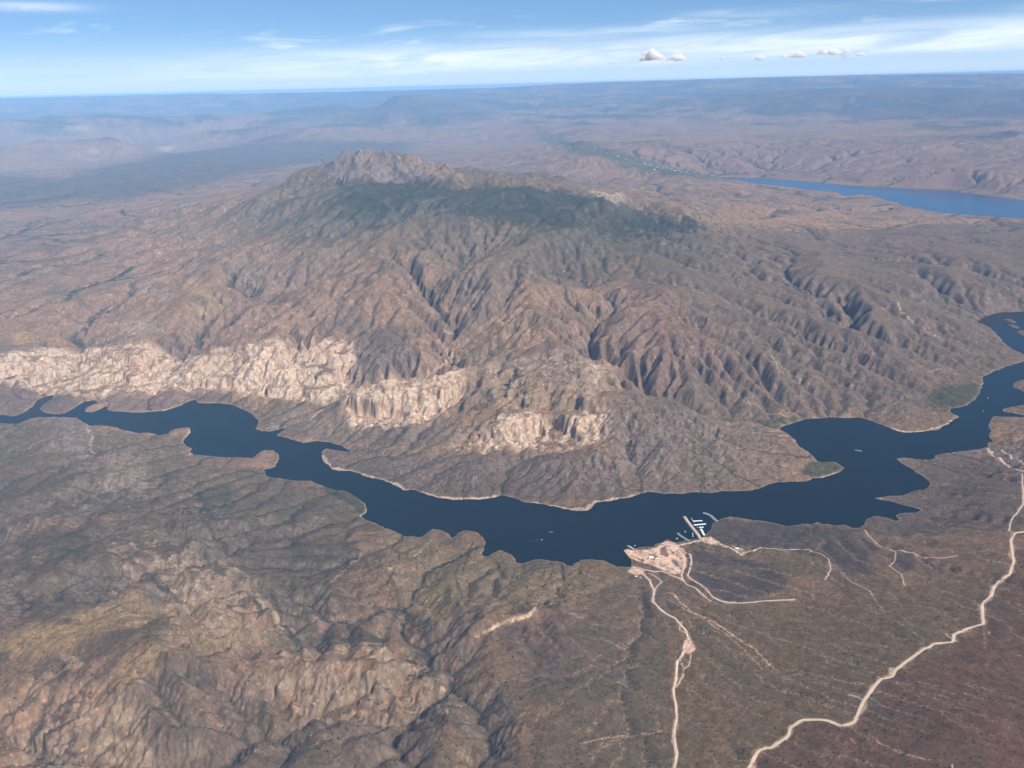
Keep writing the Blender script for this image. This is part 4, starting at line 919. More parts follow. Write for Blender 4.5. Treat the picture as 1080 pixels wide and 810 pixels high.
def noisy(name, colour, amount=.25, scale=.2, rough=.9, spec=.2):
    m, t, b = new_mat(name, colour, rough, spec)
    tc = N(t, 'ShaderNodeTexCoord'); n = N(t, 'ShaderNodeTexNoise', Scale=scale, Detail=5.0, Roughness=.6); t.links.new(tc.outputs['Object'], n.inputs['Vector'])
    v = map_range(t, n.outputs['Fac'], .25, .75, 1 - amount, 1 + amount, False)
    cc = N(t, 'ShaderNodeVectorMath', operation='SCALE'); cc.inputs[0].default_value = colour; t.links.new(v, cc.inputs['Scale'])
    t.links.new(cc.outputs[0], b.inputs['Base Color'])
    return m

def ground_material():
    m, t, b = new_mat('desert_ground', rough=.95, spec=.08)
    at = N(t, 'ShaderNodeAttribute', attribute_name='rock_and_soil')
    tc = N(t, 'ShaderNodeTexCoord')
    n = N(t, 'ShaderNodeTexNoise', Scale=.06, Detail=5.0, Roughness=.65); t.links.new(tc.outputs['Object'], n.inputs['Vector'])
    v = map_range(t, n.outputs['Fac'], .25, .75, .72, 1.28, False)
    sc_ = N(t, 'ShaderNodeVectorMath', operation='SCALE'); t.links.new(at.outputs['Color'], sc_.inputs[0]); t.links.new(v, sc_.inputs['Scale'])
    base = sc_.outputs[0]
    gn = N(t, 'ShaderNodeNewGeometry'); gz = N(t, 'ShaderNodeSeparateXYZ'); t.links.new(gn.outputs['Normal'], gz.inputs[0]); flat = map_range(t, gz.outputs['Z'], .66, .84)
    # single bushes and pale stones, each a few metres across
    def dots(scale, r0, r1, share, seed, cover):
        off = N(t, 'ShaderNodeVectorMath', operation='ADD'); off.inputs[1].default_value = (seed * 311., seed * 77., 0); t.links.new(tc.outputs['Object'], off.inputs[0])
        fl = N(t, 'ShaderNodeVectorMath', operation='MULTIPLY'); fl.inputs[1].default_value = (1, 1, .35); t.links.new(off.outputs[0], fl.inputs[0])
        v = N(t, 'ShaderNodeTexVoronoi', Scale=scale); t.links.new(fl.outputs[0], v.inputs['Vector'])
        sp = N(t, 'ShaderNodeSeparateColor'); t.links.new(v.outputs['Color'], sp.inputs[0])
        r = math_node(t, 'ADD', math_node(t, 'MULTIPLY', sp.outputs[0], (r1 - r0) * scale), r0 * scale)
        on = math_node(t, 'LESS_THAN', v.outputs['Distance'], r)
        nn = N(t, 'ShaderNodeTexNoise', Scale=.0055, Detail=4.0, Roughness=.6); t.links.new(off.outputs[0], nn.inputs['Vector'])
        lim = map_range(t, nn.outputs['Fac'], .35, .65, share * .25, min(1, share * 1.7), False)
        return math_node(t, 'MULTIPLY', math_node(t, 'MULTIPLY', on, math_node(t, 'MULTIPLY', math_node(t, 'LESS_THAN', sp.outputs[1], lim), flat)), cover)
    def tone(k):
        n_ = N(t, 'ShaderNodeVectorMath', operation='MULTIPLY'); n_.inputs[1].default_value = k; t.links.new(base, n_.inputs[0]); return n_.outputs[0]
    base = mix_rgb(t, dots(.050, 3.0, 6.5, .55, 1, .85), base, tone((.24, .28, .25)))
    base = mix_rgb(t, dots(.095, 1.8, 3.2, .50, 2, .75), base, tone((.28, .32, .28)))
    base = mix_rgb(t, dots(.042, 2.0, 5.5, .16, 3, .75), base, tone((2.1, 2.1, 2.2)))
    t.links.new(base, b.inputs['Base Color'])
    return m

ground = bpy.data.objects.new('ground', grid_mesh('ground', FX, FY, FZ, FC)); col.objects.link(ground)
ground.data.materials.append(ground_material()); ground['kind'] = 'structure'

def water_material(name, colour, rough):
    m, t, b = new_mat(name, colour, rough, .5)
    b.inputs['IOR'].default_value = 1.33; b.inputs['Specular IOR Level'].default_value = .22
    tc = N(t, 'ShaderNodeTexCoord'); n = N(t, 'ShaderNodeTexNoise', Scale=.06, Detail=4.0, Roughness=.6); t.links.new(tc.outputs['Object'], n.inputs['Vector'])
    bp = N(t, 'ShaderNodeBump', Strength=.25, Distance=1.2); t.links.new(n.outputs['Fac'], bp.inputs['Height']); t.links.new(bp.outputs[0], b.inputs['Normal'])
    n3 = N(t, 'ShaderNodeTexNoise', Scale=.0011, Detail=3.0, Roughness=.5); t.links.new(tc.outputs['Object'], n3.inputs['Vector'])
    v = map_range(t, n3.outputs['Fac'], .3, .7, .82, 1.18, False)
    s = N(t, 'ShaderNodeVectorMath', operation='SCALE'); s.inputs[0].default_value = colour; t.links.new(v, s.inputs['Scale']); t.links.new(s.outputs[0], b.inputs['Base Color'])
    return m

def water_sheet(name, poly, z, grow, m):
    """the level sheet of a lake; its margin runs on under the ground"""
    P = np.array(poly); x0, y0 = P.min(0) - grow; x1, y1 = P.max(0) + grow
    X, Y = np.meshgrid(np.linspace(x0, x1, 120), np.linspace(y0, y1, 100))
    keep = sdf(X, Y, poly) < grow
    Z = z - drop(np.hypot(X, Y)) if z else np.zeros_like(X)
    me = grid_mesh(name, X, Y, Z)
    bm = bmesh.new(); bm.from_mesh(me)
    bm.verts.ensure_lookup_table(); kf = keep.ravel()
    bmesh.ops.delete(bm, geom=[f for f in bm.faces if not any(kf[v.index] for v in f.verts)], context='FACES')
    bm.to_mesh(me); bm.free()
    o = bpy.data.objects.new(name, me); col.objects.link(o); me.materials.append(m); o['kind'] = 'structure'
    return o
lake = water_sheet('lake', L_MAIN, 0.0, 160, water_material('lake_water', (.0022,.0045,.0050), .24))
far_lake = water_sheet('far_lake', L_FAR, FAR_LEVEL, 500, water_material('far_lake_water', (.015,.047,.095), .2))

# ---- air
def haze():
    lo = float(FZ.min()) - 1.0; hi = CAM_H + 60.0
    bm = bmesh.new(); bmesh.ops.create_cube(bm, size=1.0)
    for v in bm.verts:
        v.co = Vector((v.co.x * 330000, v.co.y * 330000, lo if v.co.z < 0 else hi))
    me = bpy.data.meshes.new('haze'); bm.to_mesh(me); bm.free()
    o = bpy.data.objects.new('haze', me); col.objects.link(o); o['kind'] = 'stuff'
    m = bpy.data.materials.new('haze'); m.use_nodes = True; t = m.node_tree; t.nodes.clear()
    out = N(t, 'ShaderNodeOutputMaterial'); v = N(t, 'ShaderNodeVolumePrincipled')
    v.inputs['Color'].default_value = HAZE_COLOUR; v.inputs['Density'].default_value = HAZE_DENSITY; v.inputs['Anisotropy'].default_value = HAZE_ANISO
    t.links.new(v.outputs[0], out.inputs['Volume']); me.materials.append(m)
    return o
HAZE_COLOUR = (.36, .655, 1.0, 1); HAZE_DENSITY = 1.2e-5; HAZE_ANISO = -0.3
haze()
# ------------------------------------------------------------------ roads laid on the ground
def resample(P, step):
    P = np.array(P); d = np.concatenate([[0], np.cumsum(np.hypot(*np.diff(P[:, :2], axis=0).T))])
    n = max(2, int(d[-1] / step)); t = np.linspace(0, d[-1], n)
    x = np.interp(t, d, P[:, 0]); y = np.interp(t, d, P[:, 1])
    for _ in range(3):
        x[1:-1] = .25 * x[:-2] + .5 * x[1:-1] + .25 * x[2:]; y[1:-1] = .25 * y[:-2] + .5 * y[1:-1] + .25 * y[2:]
    return np.stack([x, y], 1)

def fan_z(x, y):
    """height of the ground sheet itself (its own facets) under a point"""
    r = np.hypot(x, y - APEX_Y); th = np.arctan2(x, y - APEX_Y)
    RS = FY[:, FX.shape[1] // 2] - APEX_Y
    RS = np.hypot(FX[:, 0], FY[:, 0] - APEX_Y)
    fi = np.interp(r, RS, np.arange(len(RS))); fj = (th + math.radians(49)) / math.radians(98) * (FX.shape[1] - 1)
    return bil(FZ, fj, fi)

def ribbon(name, pts, width, m, lift, smooth=40):
    P = resample(hit(pts)[:, :2], 8.0)
    k = max(1, int(smooth / 8))
    t = np.gradient(P, axis=0); t /= np.linalg.norm(t, axis=1, keepdims=True) + 1e-9
    nrm = np.stack([-t[:, 1], t[:, 0]], 1)
    s = np.arange(len(P)) * 8.0
    w = width * .5 * (1 + .5 * fbm(s + P[0, 0], s * 0 + P[0, 1], 60, 4, seed=91))
    off = .12 * width * fbm(s + P[0, 1], s * 0 + P[0, 0], 90, 3, seed=92)
    u = np.linspace(-1, 1, 5)
    X = P[:, 0:1] + nrm[:, 0:1] * (u[None] * w[:, None] + off[:, None]); Y = P[:, 1:2] + nrm[:, 1:2] * (u[None] * w[:, None] + off[:, None])
    Z = fan_z(X, Y) + lift - np.abs(u[None]) ** 6 * .6
    o = bpy.data.objects.new(name, grid_mesh(name, X, Y, Z)); col.objects.link(o); o.data.materials.append(m); o['kind'] = 'structure'
    return o

M_ROAD = noisy('pale_dirt', (.60, .435, .30), .14, .08)
M_TRACK = noisy('trodden_dirt', (.47, .345, .26), .2, .1)
M_SANDY = noisy('pink_sand', (.60, .43, .32), .18, .08)
ribbon('dirt_road', *ROADS['dirt_road'], M_ROAD, 1.6)
ribbon('harbour_road', *ROADS['harbour_road'], M_SANDY, 1.5)
for k, (p, w) in enumerate(ROADS['track']):
    ribbon('track', p, w * .78, M_SANDY if w >= 9 else M_TRACK, 1.1 + .05 * (k % 7))
print('roads', time.time() - T0)
# ------------------------------------------------------------------ boat harbour and everything that can be counted
random.seed(5)
def on_water(px, py, z=0.0):
    a = at_height([(px, py, z)])[0]; return float(a[0]), float(a[1])
def on_ground(px, py):
    a = hit([(px, py)])[0]; x, y = float(a[0]), float(a[1])
    return x, y, float(fan_z(np.array([x]), np.array([y]))[0])

def mesh_obj(name, bm, m, parent=None, loc=None, rz=0.0):
    me = bpy.data.meshes.new(name); bmesh.ops.recalc_face_normals(bm, faces=bm.faces); bm.to_mesh(me); bm.free(); me.materials.append(m)
    o = bpy.data.objects.new(name, me); col.objects.link(o)
    if parent: o.parent = parent
    if loc is not None: o.location = loc
    o.rotation_euler.z = rz
    return o
def tag(o, label, cat, group=None):
    o['label'] = label; o['category'] = cat
    if group: o['group'] = group
    return o
def thing(name, loc, rz, label, cat, group=None):
    o = bpy.data.objects.new(name, None); o.empty_display_size = 5; col.objects.link(o); o.location = loc; o.rotation_euler.z = rz
    return tag(o, label, cat, group)
def copy_thing(src, loc, rz, label, group=None, scale=1.0):
    c = src.copy(); col.objects.link(c); c.location = loc; c.rotation_euler.z = rz; c['label'] = label
    if group: c['group'] = group
    c.scale = (scale,) * 3
    for ch in list(src.children):
        d = ch.copy(); col.objects.link(d); d.parent = c
        for g in list(ch.children):
            e = g.copy(); col.objects.link(e); e.parent = d
    return c

def box(bm, x0, x1, y0, y1, z0, z1, bev=0.0):
    r = bmesh.ops.create_cube(bm, size=1.0)
    for v in r['verts']:
        v.co = Vector(((x0 + x1) / 2 + v.co.x * (x1 - x0), (y0 + y1) / 2 + v.co.y * (y1 - y0), (z0 + z1) / 2 + v.co.z * (z1 - z0)))
    if bev:
        es = list({e for v in r['verts'] for e in v.link_edges})
        bmesh.ops.bevel(bm, geom=es, offset=bev, segments=2, affect='EDGES', profile=.6)
def gable(bm, L, W, z0, rise, over=.5, thick=.25):
    """a pitched roof along x, a closed slab of two slopes"""
    w = W / 2 + over; l = L / 2 + over
    for x in (-l, l):
        pass
    prof = [(-w, z0), (0, z0 + rise), (w, z0), (w, z0 - thick), (0, z0 + rise - thick), (-w, z0 - thick)]
    a = [bm.verts.new((-l, y, z)) for y, z in prof]; b = [bm.verts.new((l, y, z)) for y, z in prof]
    for i in range(6):
        j = (i + 1) % 6; bm.faces.new((a[i], a[j], b[j], b[i]))
    for s in (a, b):
        bm.faces.new((s[0], s[1], s[4], s[5])); bm.faces.new((s[1], s[2], s[3], s[4]))
def cyl(bm, x, y, z0, z1, r0, r1=None, n=8):
    r = bmesh.ops.create_cone(bm, cap_ends=True, segments=n, radius1=r0, radius2=r0 if r1 is None else r1, depth=z1 - z0)
    for v in r['verts']: v.co += Vector((x, y, (z0 + z1) / 2))

M_WHITE = noisy('white_painted_metal', (.80, .80, .78), .05, .3, .5, .4)
M_HULL = noisy('white_hull', (.74, .75, .76), .05, .4, .35, .5)
M_DECK = noisy('weathered_planks', (.34, .31, .27), .2, .6)
M_GLASS = new_mat('dark_glass', (.03, .04, .05), .15, .5)[0]
M_WALLS = noisy('cream_render', (.50, .44, .37), .1, .3)
M_BROWN = noisy('brown_boards', (.20, .14, .105), .2, .3)
M_RED = noisy('rust_red_roof', (.26, .12, .085), .15, .3)
M_GREYROOF = noisy('grey_roof_sheet', (.42, .42, .41), .12, .3, .6)
M_FOAM = noisy('foam', (.60, .66, .70), .2, .2)
M_STEEL = noisy('grey_steel', (.36, .37, .38), .1, .5, .5, .5)
M_TYRE = new_mat('black_rubber', (.025, .025, .025), .8)[0]
M_LEAF = noisy('mesquite_leaves', (.055, .070, .036), .45, .6)
M_PALMLEAF = noisy('grey_green_leaves', (.085, .098, .060), .4, .6)
M_BARK = noisy('bark', (.12, .09, .07), .3, 1.0)
M_ROCKFILL = noisy('rock_fill', (.36, .285, .225), .35, .12)
M_SHOAL = noisy('shoal_stones', (.22, .21, .19), .35, .15)

# ---- causeway and gravel spits standing out of the water
def embankment(name, pts, top, base, h, m, z0=-3.0, seed=0):
    P = resample([(*on_water(a, b), 0) for a, b in pts], 5.0)
    t = np.gradient(P, axis=0); t /= np.linalg.norm(t, axis=1, keepdims=True); nr = np.stack([-t[:, 1], t[:, 0]], 1)
    u = np.array([-base, -(base + top) / 2, -top, -top * .4, top * .4, top, (base + top) / 2, base]) / 2; z = np.array([z0, h * .35, h * .95, h, h, h * .95, h * .35, z0])
    X = P[:, :1] + nr[:, :1] * u; Y = P[:, 1:] + nr[:, 1:] * u; Z = np.repeat(z[None], len(P), 0)
    g = fbm(X + seed * 100, Y, 14, 3, seed=3); X = X + 3.0 * g; Y = Y + 3.0 * fbm(X, Y + seed * 50, 14, 3, seed=4); Z = Z + .9 * g * (np.abs(u)[None] > top * .3)
    Z[0] = np.minimum(Z[0], -1.5); Z[-1] = np.minimum(Z[-1], h * .8)
    o = bpy.data.objects.new(name, grid_mesh(name, X, Y, Z)); col.objects.link(o); o.data.materials.append(m); o['kind'] = 'structure'
    return o
embankment('causeway', [(721.5,544.3), (724.5,549), (731,557.5), (736,563.5), (739,568.5)], 15, 30, 3.2, M_ROCKFILL, seed=1)
_cw = resample([(*on_water(a, b), 0) for a, b in [(723,547), (726,551), (731.5,558), (736,564), (739.5,569.5)]], 5.0)
def strip_on(name, P, w, z, m):
    t = np.gradient(P, axis=0); t /= np.linalg.norm(t, axis=1, keepdims=True); nr = np.stack([-t[:, 1], t[:, 0]], 1); u = np.linspace(-w / 2, w / 2, 4)
    o = bpy.data.objects.new(name, grid_mesh(name, P[:, :1] + nr[:, :1] * u, P[:, 1:] + nr[:, 1:] * u, np.full((len(P), 4), z) + .0 * u)); col.objects.link(o); o.data.materials.append(m); o['kind'] = 'structure'
strip_on('track', _cw, 8.0, 4.1, M_SANDY)
embankment('gravel_spit', [(741,540.8), (745,541.6), (750,544), (753.5,547.5), (757,550)], 12, 30, 2.6, M_SHOAL, seed=2)
embankment('gravel_spit', [(714.5,561.8), (717,564.5), (721,567), (725,569.5), (728,571)], 8, 24, 1.8, M_SHOAL, seed=3)
embankment('gravel_spit', [(661,575), (665,577.5), (670,580.5), (673,582.5)], 5, 18, 1.6, M_SHOAL, seed=4)
embankment('rock_shoal', [(901,474.5), (905,475), (909,476)], 6, 26, 1.0, M_SHOAL, seed=5)
embankment('rock_shoal', [(578,561), (581,561.3), (583,561)], 2, 12, .6, M_SHOAL, seed=6)

# ---- covered boat docks
def covered_dock(p0, p1, width, label, slips):
    x0, y0 = on_water(*p0); x1, y1 = on_water(*p1); L = math.hypot(x1 - x0, y1 - y0)
    t = thing('boat_dock', ((x0 + x1) / 2, (y0 + y1) / 2, 0), math.atan2(y1 - y0, x1 - x0), label, 'dock', 'white covered docks beside the causeway')
    bm = bmesh.new(); box(bm, -L / 2, L / 2, -1.2, 1.2, .15, .75)
    for k in range(slips + 1):
        x = -L / 2 + .6 + k * (L - 1.2) / slips
        for s in (-1, 1): box(bm, x - .5, x + .5, s * 1.25, s * width / 2, .15, .7)
    mesh_obj('deck', bm, M_DECK, t)
    bm = bmesh.new(); gable(bm, L, width, 4.2, .9, .6, .22); mesh_obj('roof', bm, M_WHITE, t)
    for k in range(0, slips + 1, max(1, slips // 5)):
        x = -L / 2 + .6 + k * (L - 1.2) / slips
        for s in (-1, 1):
            bm = bmesh.new(); cyl(bm, x, s * (width / 2 - .4), .7, 4.05, .16); mesh_obj('post', bm, M_STEEL, t)
    return t
covered_dock((730.7,550.1), (740.7,549.6), 10, 'slim grey-white covered dock, outermost of those beside the causeway', 11)
covered_dock((731.9,554.2), (744.2,553.1), 13, 'longest and brightest white covered dock, between the slim outer dock and a short one', 14)
covered_dock((737.2,556.8), (742.0,556.4), 10, 'shortest white covered dock, just inside the longest one', 5)
covered_dock((739.2,558.2), (742.8,565.0), 13, 'white covered dock set at an angle, running in towards the shore', 9)
def open_pier(pts, label, w):
    A = [on_water(*p) for p in pts]; (x0, y0), (x1, y1) = A[0], A[-1]; L = math.hypot(x1 - x0, y1 - y0)
    t = thing('floating_pier', ((x0 + x1) / 2, (y0 + y1) / 2, 0), math.atan2(y1 - y0, x1 - x0), label, 'pier')
    bm = bmesh.new(); n = max(2, int(L / 6))
    for k in range(n): box(bm, -L / 2 + k * L / n + .1, -L / 2 + (k + 1) * L / n - .1, -w / 2, w / 2, .25, .8)
    mesh_obj('deck', bm, M_WHITE, t)
    bm = bmesh.new()
    for k in range(n): box(bm, -L / 2 + (k + .2) * L / n, -L / 2 + (k + .8) * L / n, -w / 2 + .3, w / 2 - .3, -.3, .25)
    mesh_obj('float', bm, M_STEEL, t)
    for k in range(0, n + 1, 2):
        bm = bmesh.new(); cyl(bm, -L / 2 + k * L / n, w / 2 + .25, -2, 2.2, .18); mesh_obj('mooring_post', bm, M_BROWN, t)
open_pier([(663.5,575.6), (673,582)], 'white floating pier slanting off the west tip of the sandy flats', 3.6)
open_pier([(730.6,561.8), (730.9,566.5)], 'short pale pier west of the foot of the causeway', 3.0)
open_pier([(729.5,547.6), (733,551)], 'narrow pale gangway alongside the outer causeway', 2.4)

# ---- boats
def hull(bm, L, W, H):
    secs = [(-.5, .86, 0), (-.2, 1.0, 0), (.15, .95, .03), (.34, .66, .10), (.46, .26, .2), (.5, .04, .26)]
    rows = []
    for s, w, r in secs:
        y = W / 2 * w
        rows.append([bm.verts.new((s * L, q * y, z)) for q, z in ((-1, H * (1 + r)), (-.92, H * .45), (-.5, -H * .35 + r), (0, -H * .55 + r), (.5, -H * .35 + r), (.92, H * .45), (1, H * (1 + r)))])
    for a, b in zip(rows, rows[1:]):
        for i in range(6): bm.faces.new((a[i], a[i + 1], b[i + 1], b[i]))
        bm.faces.new((a[6], a[0], b[0], b[6]))
    bm.faces.new(rows[0]); bm.faces.new(rows[-1])
def make_boat(loc, rz, label, L, W, cabin):
    t = thing('motor_boat' if cabin < 2 else 'houseboat', loc, rz, label, 'boat')
    bm = bmesh.new(); hull(bm, L, W, W * .30); mesh_obj('hull', bm, M_HULL, t)
    z = W * .31
    if cabin == 2:
        bm = bmesh.new(); box(bm, -L * .40, L * .24, -W * .40, W * .40, z, z + 2.5, .15); c = mesh_obj('cabin', bm, M_WHITE, t)
        bm = bmesh.new()
        for s in (-1, 1): box(bm, -L * .34, L * .18, s * W * .40 - .04, s * W * .40 + .04, z + 1.1, z + 1.9)
        mesh_obj('window', bm, M_GLASS, c)
        bm = bmesh.new(); box(bm, -L * .46, L * .34, -W * .47, W * .47, z + 2.55, z + 2.8, .08); mesh_obj('roof', bm, M_WHITE, t)
    else:
        bm = bmesh.new(); box(bm, -L * .12, L * .16, -W * .30, W * .30, z, z + 1.0, .2); c = mesh_obj('cabin', bm, M_WHITE, t)
        bm = bmesh.new(); box(bm, L * .165, L * .18, -W * .27, W * .27, z + .45, z + .95); mesh_obj('windscreen', bm, M_GLASS, c)
        bm = bmesh.new(); box(bm, -L * .535, -L * .505, -.35, .35, -.2, z + .6, .08); mesh_obj('outboard_motor', bm, M_TYRE, t)
        bm = bmesh.new(); box(bm, -L * .3, L * .1, -W * .34, W * .34, z + 2.0, z + 2.12, .05)
        for sx in (-L * .28, L * .08):
            for sy in (-W * .32, W * .32): cyl(bm, sx, sy, z - .1, z + 2.02, .06)
        mesh_obj('sun_top', bm, M_WHITE, t)
    return t
def boat_at(px, py, deg, label, L=9, W=3.2, cabin=1):
    x, y = on_water(px, py); return make_boat((x, y, .15), math.radians(deg), label, L, W, cabin)
b0 = boat_at(571.5, 569.4, 8, 'white motorboat under way on the open lake below the narrows', 12, 4.0)
boat_at(1041.8, 420, 95, 'white boat in the upper channel, off the green flat', 15, 5, 2)
boat_at(1037.3, 433.6, 80, 'white boat in the upper channel, nearer the pale shore line', 13, 4.5, 2)
boat_at(729.2, 547.0, 100, 'white boat moored at the outer end of the causeway', 11, 4.2, 2)
boat_at(722.6, 561.0, 80, 'white houseboat floating off the gravel spit west of the causeway', 15, 5.2, 2)
boat_at(714.0, 568.4, 20, 'white houseboat moored nearest the launch ramp, west of the spit', 15, 5.2, 2)
boat_at(669.6, 575.8, 60, 'white boat floating beside the slanting pier at the sandy flats', 12, 4.5, 2)
boat_at(730.8, 564.0, 85, 'small boat tied to the short pier by the causeway foot', 9, 3.2)
boat_at(735.5, 556.2, 10, 'small open boat between the causeway and the shortest dock', 9, 3.2)
boat_at(737.0, 559.6, 60, 'small boat tied behind the angled dock', 9, 3.2)
def wake(x, y, rz):
    n = 28; s = np.linspace(0, 1, n); u = np.linspace(-1, 1, 4)
    X = -s[:, None] * 75 + 0 * u; Yv = u[None] * (1.0 + 6.0 * s[:, None]); Z = np.full_like(X, .10)
    c, q = math.cos(rz), math.sin(rz)
    o = bpy.data.objects.new('wake', grid_mesh('wake', x - 5 * c + X * c - Yv * q, y - 5 * q + X * q + Yv * c, Z)); col.objects.link(o); o['kind'] = 'stuff'
    m, t, b = new_mat('wake_foam', (.50, .56, .60), .5)
    tc = N(t, 'ShaderNodeTexCoord'); nn = N(t, 'ShaderNodeTexNoise', Scale=.35, Detail=4.0); t.links.new(tc.outputs['Object'], nn.inputs['Vector'])
    t.links.new(map_range(t, nn.outputs['Fac'], .48, .72, 0, .7), b.inputs['Alpha']); o.data.materials.append(m)
wake(b0.location.x, b0.location.y, b0.rotation_euler.z)

# ---- buildings
def building(px, py, deg, L, W, H, label, wall, roof, name='building', cat='building', group=None, rise=None):
    x, y, z = on_ground(px, py)
    t = thing(name, (x, y, z - .3), math.radians(deg), label, cat, group)
    bm = bmesh.new(); box(bm, -L / 2, L / 2, -W / 2, W / 2, -1.5, H); w = mesh_obj('wall', bm, wall, t)
    bm = bmesh.new(); gable(bm, L, W, H + .05, rise or W * .14); mesh_obj('roof', bm, roof, t)
    for k in range(max(1, int(L / 6))):
        xx = -L / 2 + (k + .5) * L / max(1, int(L / 6))
        bm = bmesh.new(); box(bm, xx - .9, xx + .9, -W / 2 - .06, -W / 2 + .05, 1.1, 2.2); mesh_obj('window', bm, M_GLASS, t)
    bm = bmesh.new(); box(bm, L / 2 - .05, L / 2 + .06, -.9, .9, 0, 2.2); mesh_obj('door', bm, M_BROWN, t)
    return t
building(686.8, 588.2, -12, 30, 20, 5.5, 'large white-roofed hall in the middle of the sandy flats', M_WHITE, M_WHITE)
building(692.6, 589.2, -12, 16, 11, 4, 'pale building with a white roof just east of the large hall', M_WALLS, M_WHITE)
building(696.5, 590.6, -20, 15, 9, 3.5, 'low cream lodge block with a grey roof, second east of the large hall', M_WALLS, M_GREYROOF)
building(683.2, 586.0, 30, 13, 9, 3.5, 'brown boarded store behind the large white-roofed hall', M_BROWN, M_GREYROOF)
building(671.0, 608.2, -25, 14, 8, 3.2, 'white-roofed shed below the lower sandy pad', M_WALLS, M_WHITE)
building(675.5, 609.6, -25, 10, 7, 3.0, 'small brown shed beside the harbour road, below the lower sandy pad', M_BROWN, M_GREYROOF)
building(777.5, 579.0, -20, 24, 14, 4, 'pale flat-roofed shed at the end of the road east of the causeway', M_WALLS, M_WHITE)
building(783.5, 583.2, -25, 14, 10, 3.5, 'small grey-roofed shed on the spur road east of the causeway', M_WALLS, M_GREYROOF)
building(744.0, 570.2, 5, 14, 9, 3.5, 'cream boat office with a rust red roof at the foot of the causeway', M_WALLS, M_RED)
building(749.5, 569.2, 5, 11, 8, 3.2, 'small white-roofed hut east of the red-roofed boat office', M_WALLS, M_WHITE)
building(709.0, 581.6, -30, 12, 8, 3.2, 'cream wash house beside the grassy camp loop', M_WALLS, M_GREYROOF)
building(1046.5, 477.2, -30, 16, 10, 3.5, 'lone pale hut at the head of the camp road on the right shore', M_WALLS, M_WHITE)

# ---- camping trailers, cars
def make_trailer(loc, rz, label, group):
    t = thing('camping_trailer', loc, rz, label, 'trailer', group)
    bm = bmesh.new(); box(bm, -4.2, 4.2, -1.25, 1.25, .7, 3.2, .22); b = mesh_obj('body', bm, M_WHITE, t)
    bm = bmesh.new()
    for s in (-1, 1):
        for xx in (-2.6, .4, 2.6): box(bm, xx - .6, xx + .6, s * 1.25 - .03, s * 1.25 + .03, 1.7, 2.5)
    mesh_obj('window', bm, M_GLASS, b)
    bm = bmesh.new(); box(bm, -.6, .6, -.5, .5, 3.2, 3.5, .08); mesh_obj('roof_vent', bm, M_STEEL, b)
    for s in (-1, 1):
        bm = bmesh.new(); r = bmesh.ops.create_cone(bm, cap_ends=True, segments=14, radius1=.42, radius2=.42, depth=.26, matrix=Matrix.Translation((-.6, s * 1.12, .42)) @ Matrix.Rotation(math.pi / 2, 4, 'X')); mesh_obj('wheel', bm, M_TYRE, t)
    bm = bmesh.new(); box(bm, 4.1, 5.6, -.08, .08, .55, .72); mesh_obj('tow_bar', bm, M_STEEL, t)
    return t
trailer_spots = []
for row, (a, b, n) in enumerate([((689.5,593.5), (702,598.5), 8), ((694,591.8), (711,598.2), 9), ((698,600), (716,602.8), 8), ((703,594), (717,600), 7)]):
    for k in range(n):
        f = (k + .5) / n; trailer_spots.append((a[0] + (b[0] - a[0]) * f + random.uniform(-.4, .4), a[1] + (b[1] - a[1]) * f + random.uniform(-.15, .15), row))
tl = ['white camping trailer parked in the row behind the large hall', 'white camping trailer parked in the upper row towards the camp road bend', 'white camping trailer parked along the lower edge of the sandy flats', 'white camping trailer parked at the east end of the sandy flats']
tg = ['trailers behind the large hall', 'trailers in the upper row', 'trailers along the lower edge of the flats', 'trailers at the east end of the flats']
tr0 = None
for px, py, row in trailer_spots:
    x, y, z = on_ground(px, py); rz = math.radians(random.choice((40, 130, 60)) + random.uniform(-9, 9))
    if tr0 is None: tr0 = make_trailer((x, y, z + .05), rz, tl[row], tg[row])
    else: copy_thing(tr0, (x, y, z + .05), rz, tl[row], tg[row], random.uniform(.85, 1.2))
def make_car(loc, rz, label, group, m):
    t = thing('parked_car', loc, rz, label, 'car', group)
    bm = bmesh.new(); box(bm, -2.3, 2.3, -.92, .92, .35, 1.0, .16); b = mesh_obj('body', bm, m, t)
    bm = bmesh.new(); box(bm, -1.6, .9, -.8, .8, 1.0, 1.62, .2); mesh_obj('cabin', bm, M_GLASS, t)
    for sx in (-1.4, 1.4):
        for sy in (-.85, .85):
            bm = bmesh.new(); bmesh.ops.create_cone(bm, cap_ends=True, segments=14, radius1=.36, radius2=.36, depth=.24, matrix=Matrix.Translation((sx, sy, .36)) @ Matrix.Rotation(math.pi / 2, 4, 'X')); mesh_obj('wheel', bm, M_TYRE, t)
    return t
c0 = None
for k in range(14):
    px = random.uniform(673, 690); py = 582.5 + (px - 673) * -.05 + random.uniform(-.8, 3.2)
    x, y, z = on_ground(px, py); rz = random.uniform(0, 6.28)
    if c0 is None: c0 = make_car((x, y, z + .05), rz, 'pale car parked on the west end of the sandy flats', 'cars on the west end of the sandy flats', noisy('pale_car_paint', (.55, .56, .57), .03, .5, .35, .5))
    else: copy_thing(c0, (x, y, z + .05), rz, c0['label'])
for k, (px, py) in enumerate([(725.5,551.5), (728.5,555), (733,560.5)]):
    x, y = on_water(px, py); copy_thing(c0, (x, y, 4.15), math.radians(-55), ['pale car on the outer causeway', 'pale car halfway along the causeway', 'pale car near the landward end of the causeway'][k], 'cars on the causeway')

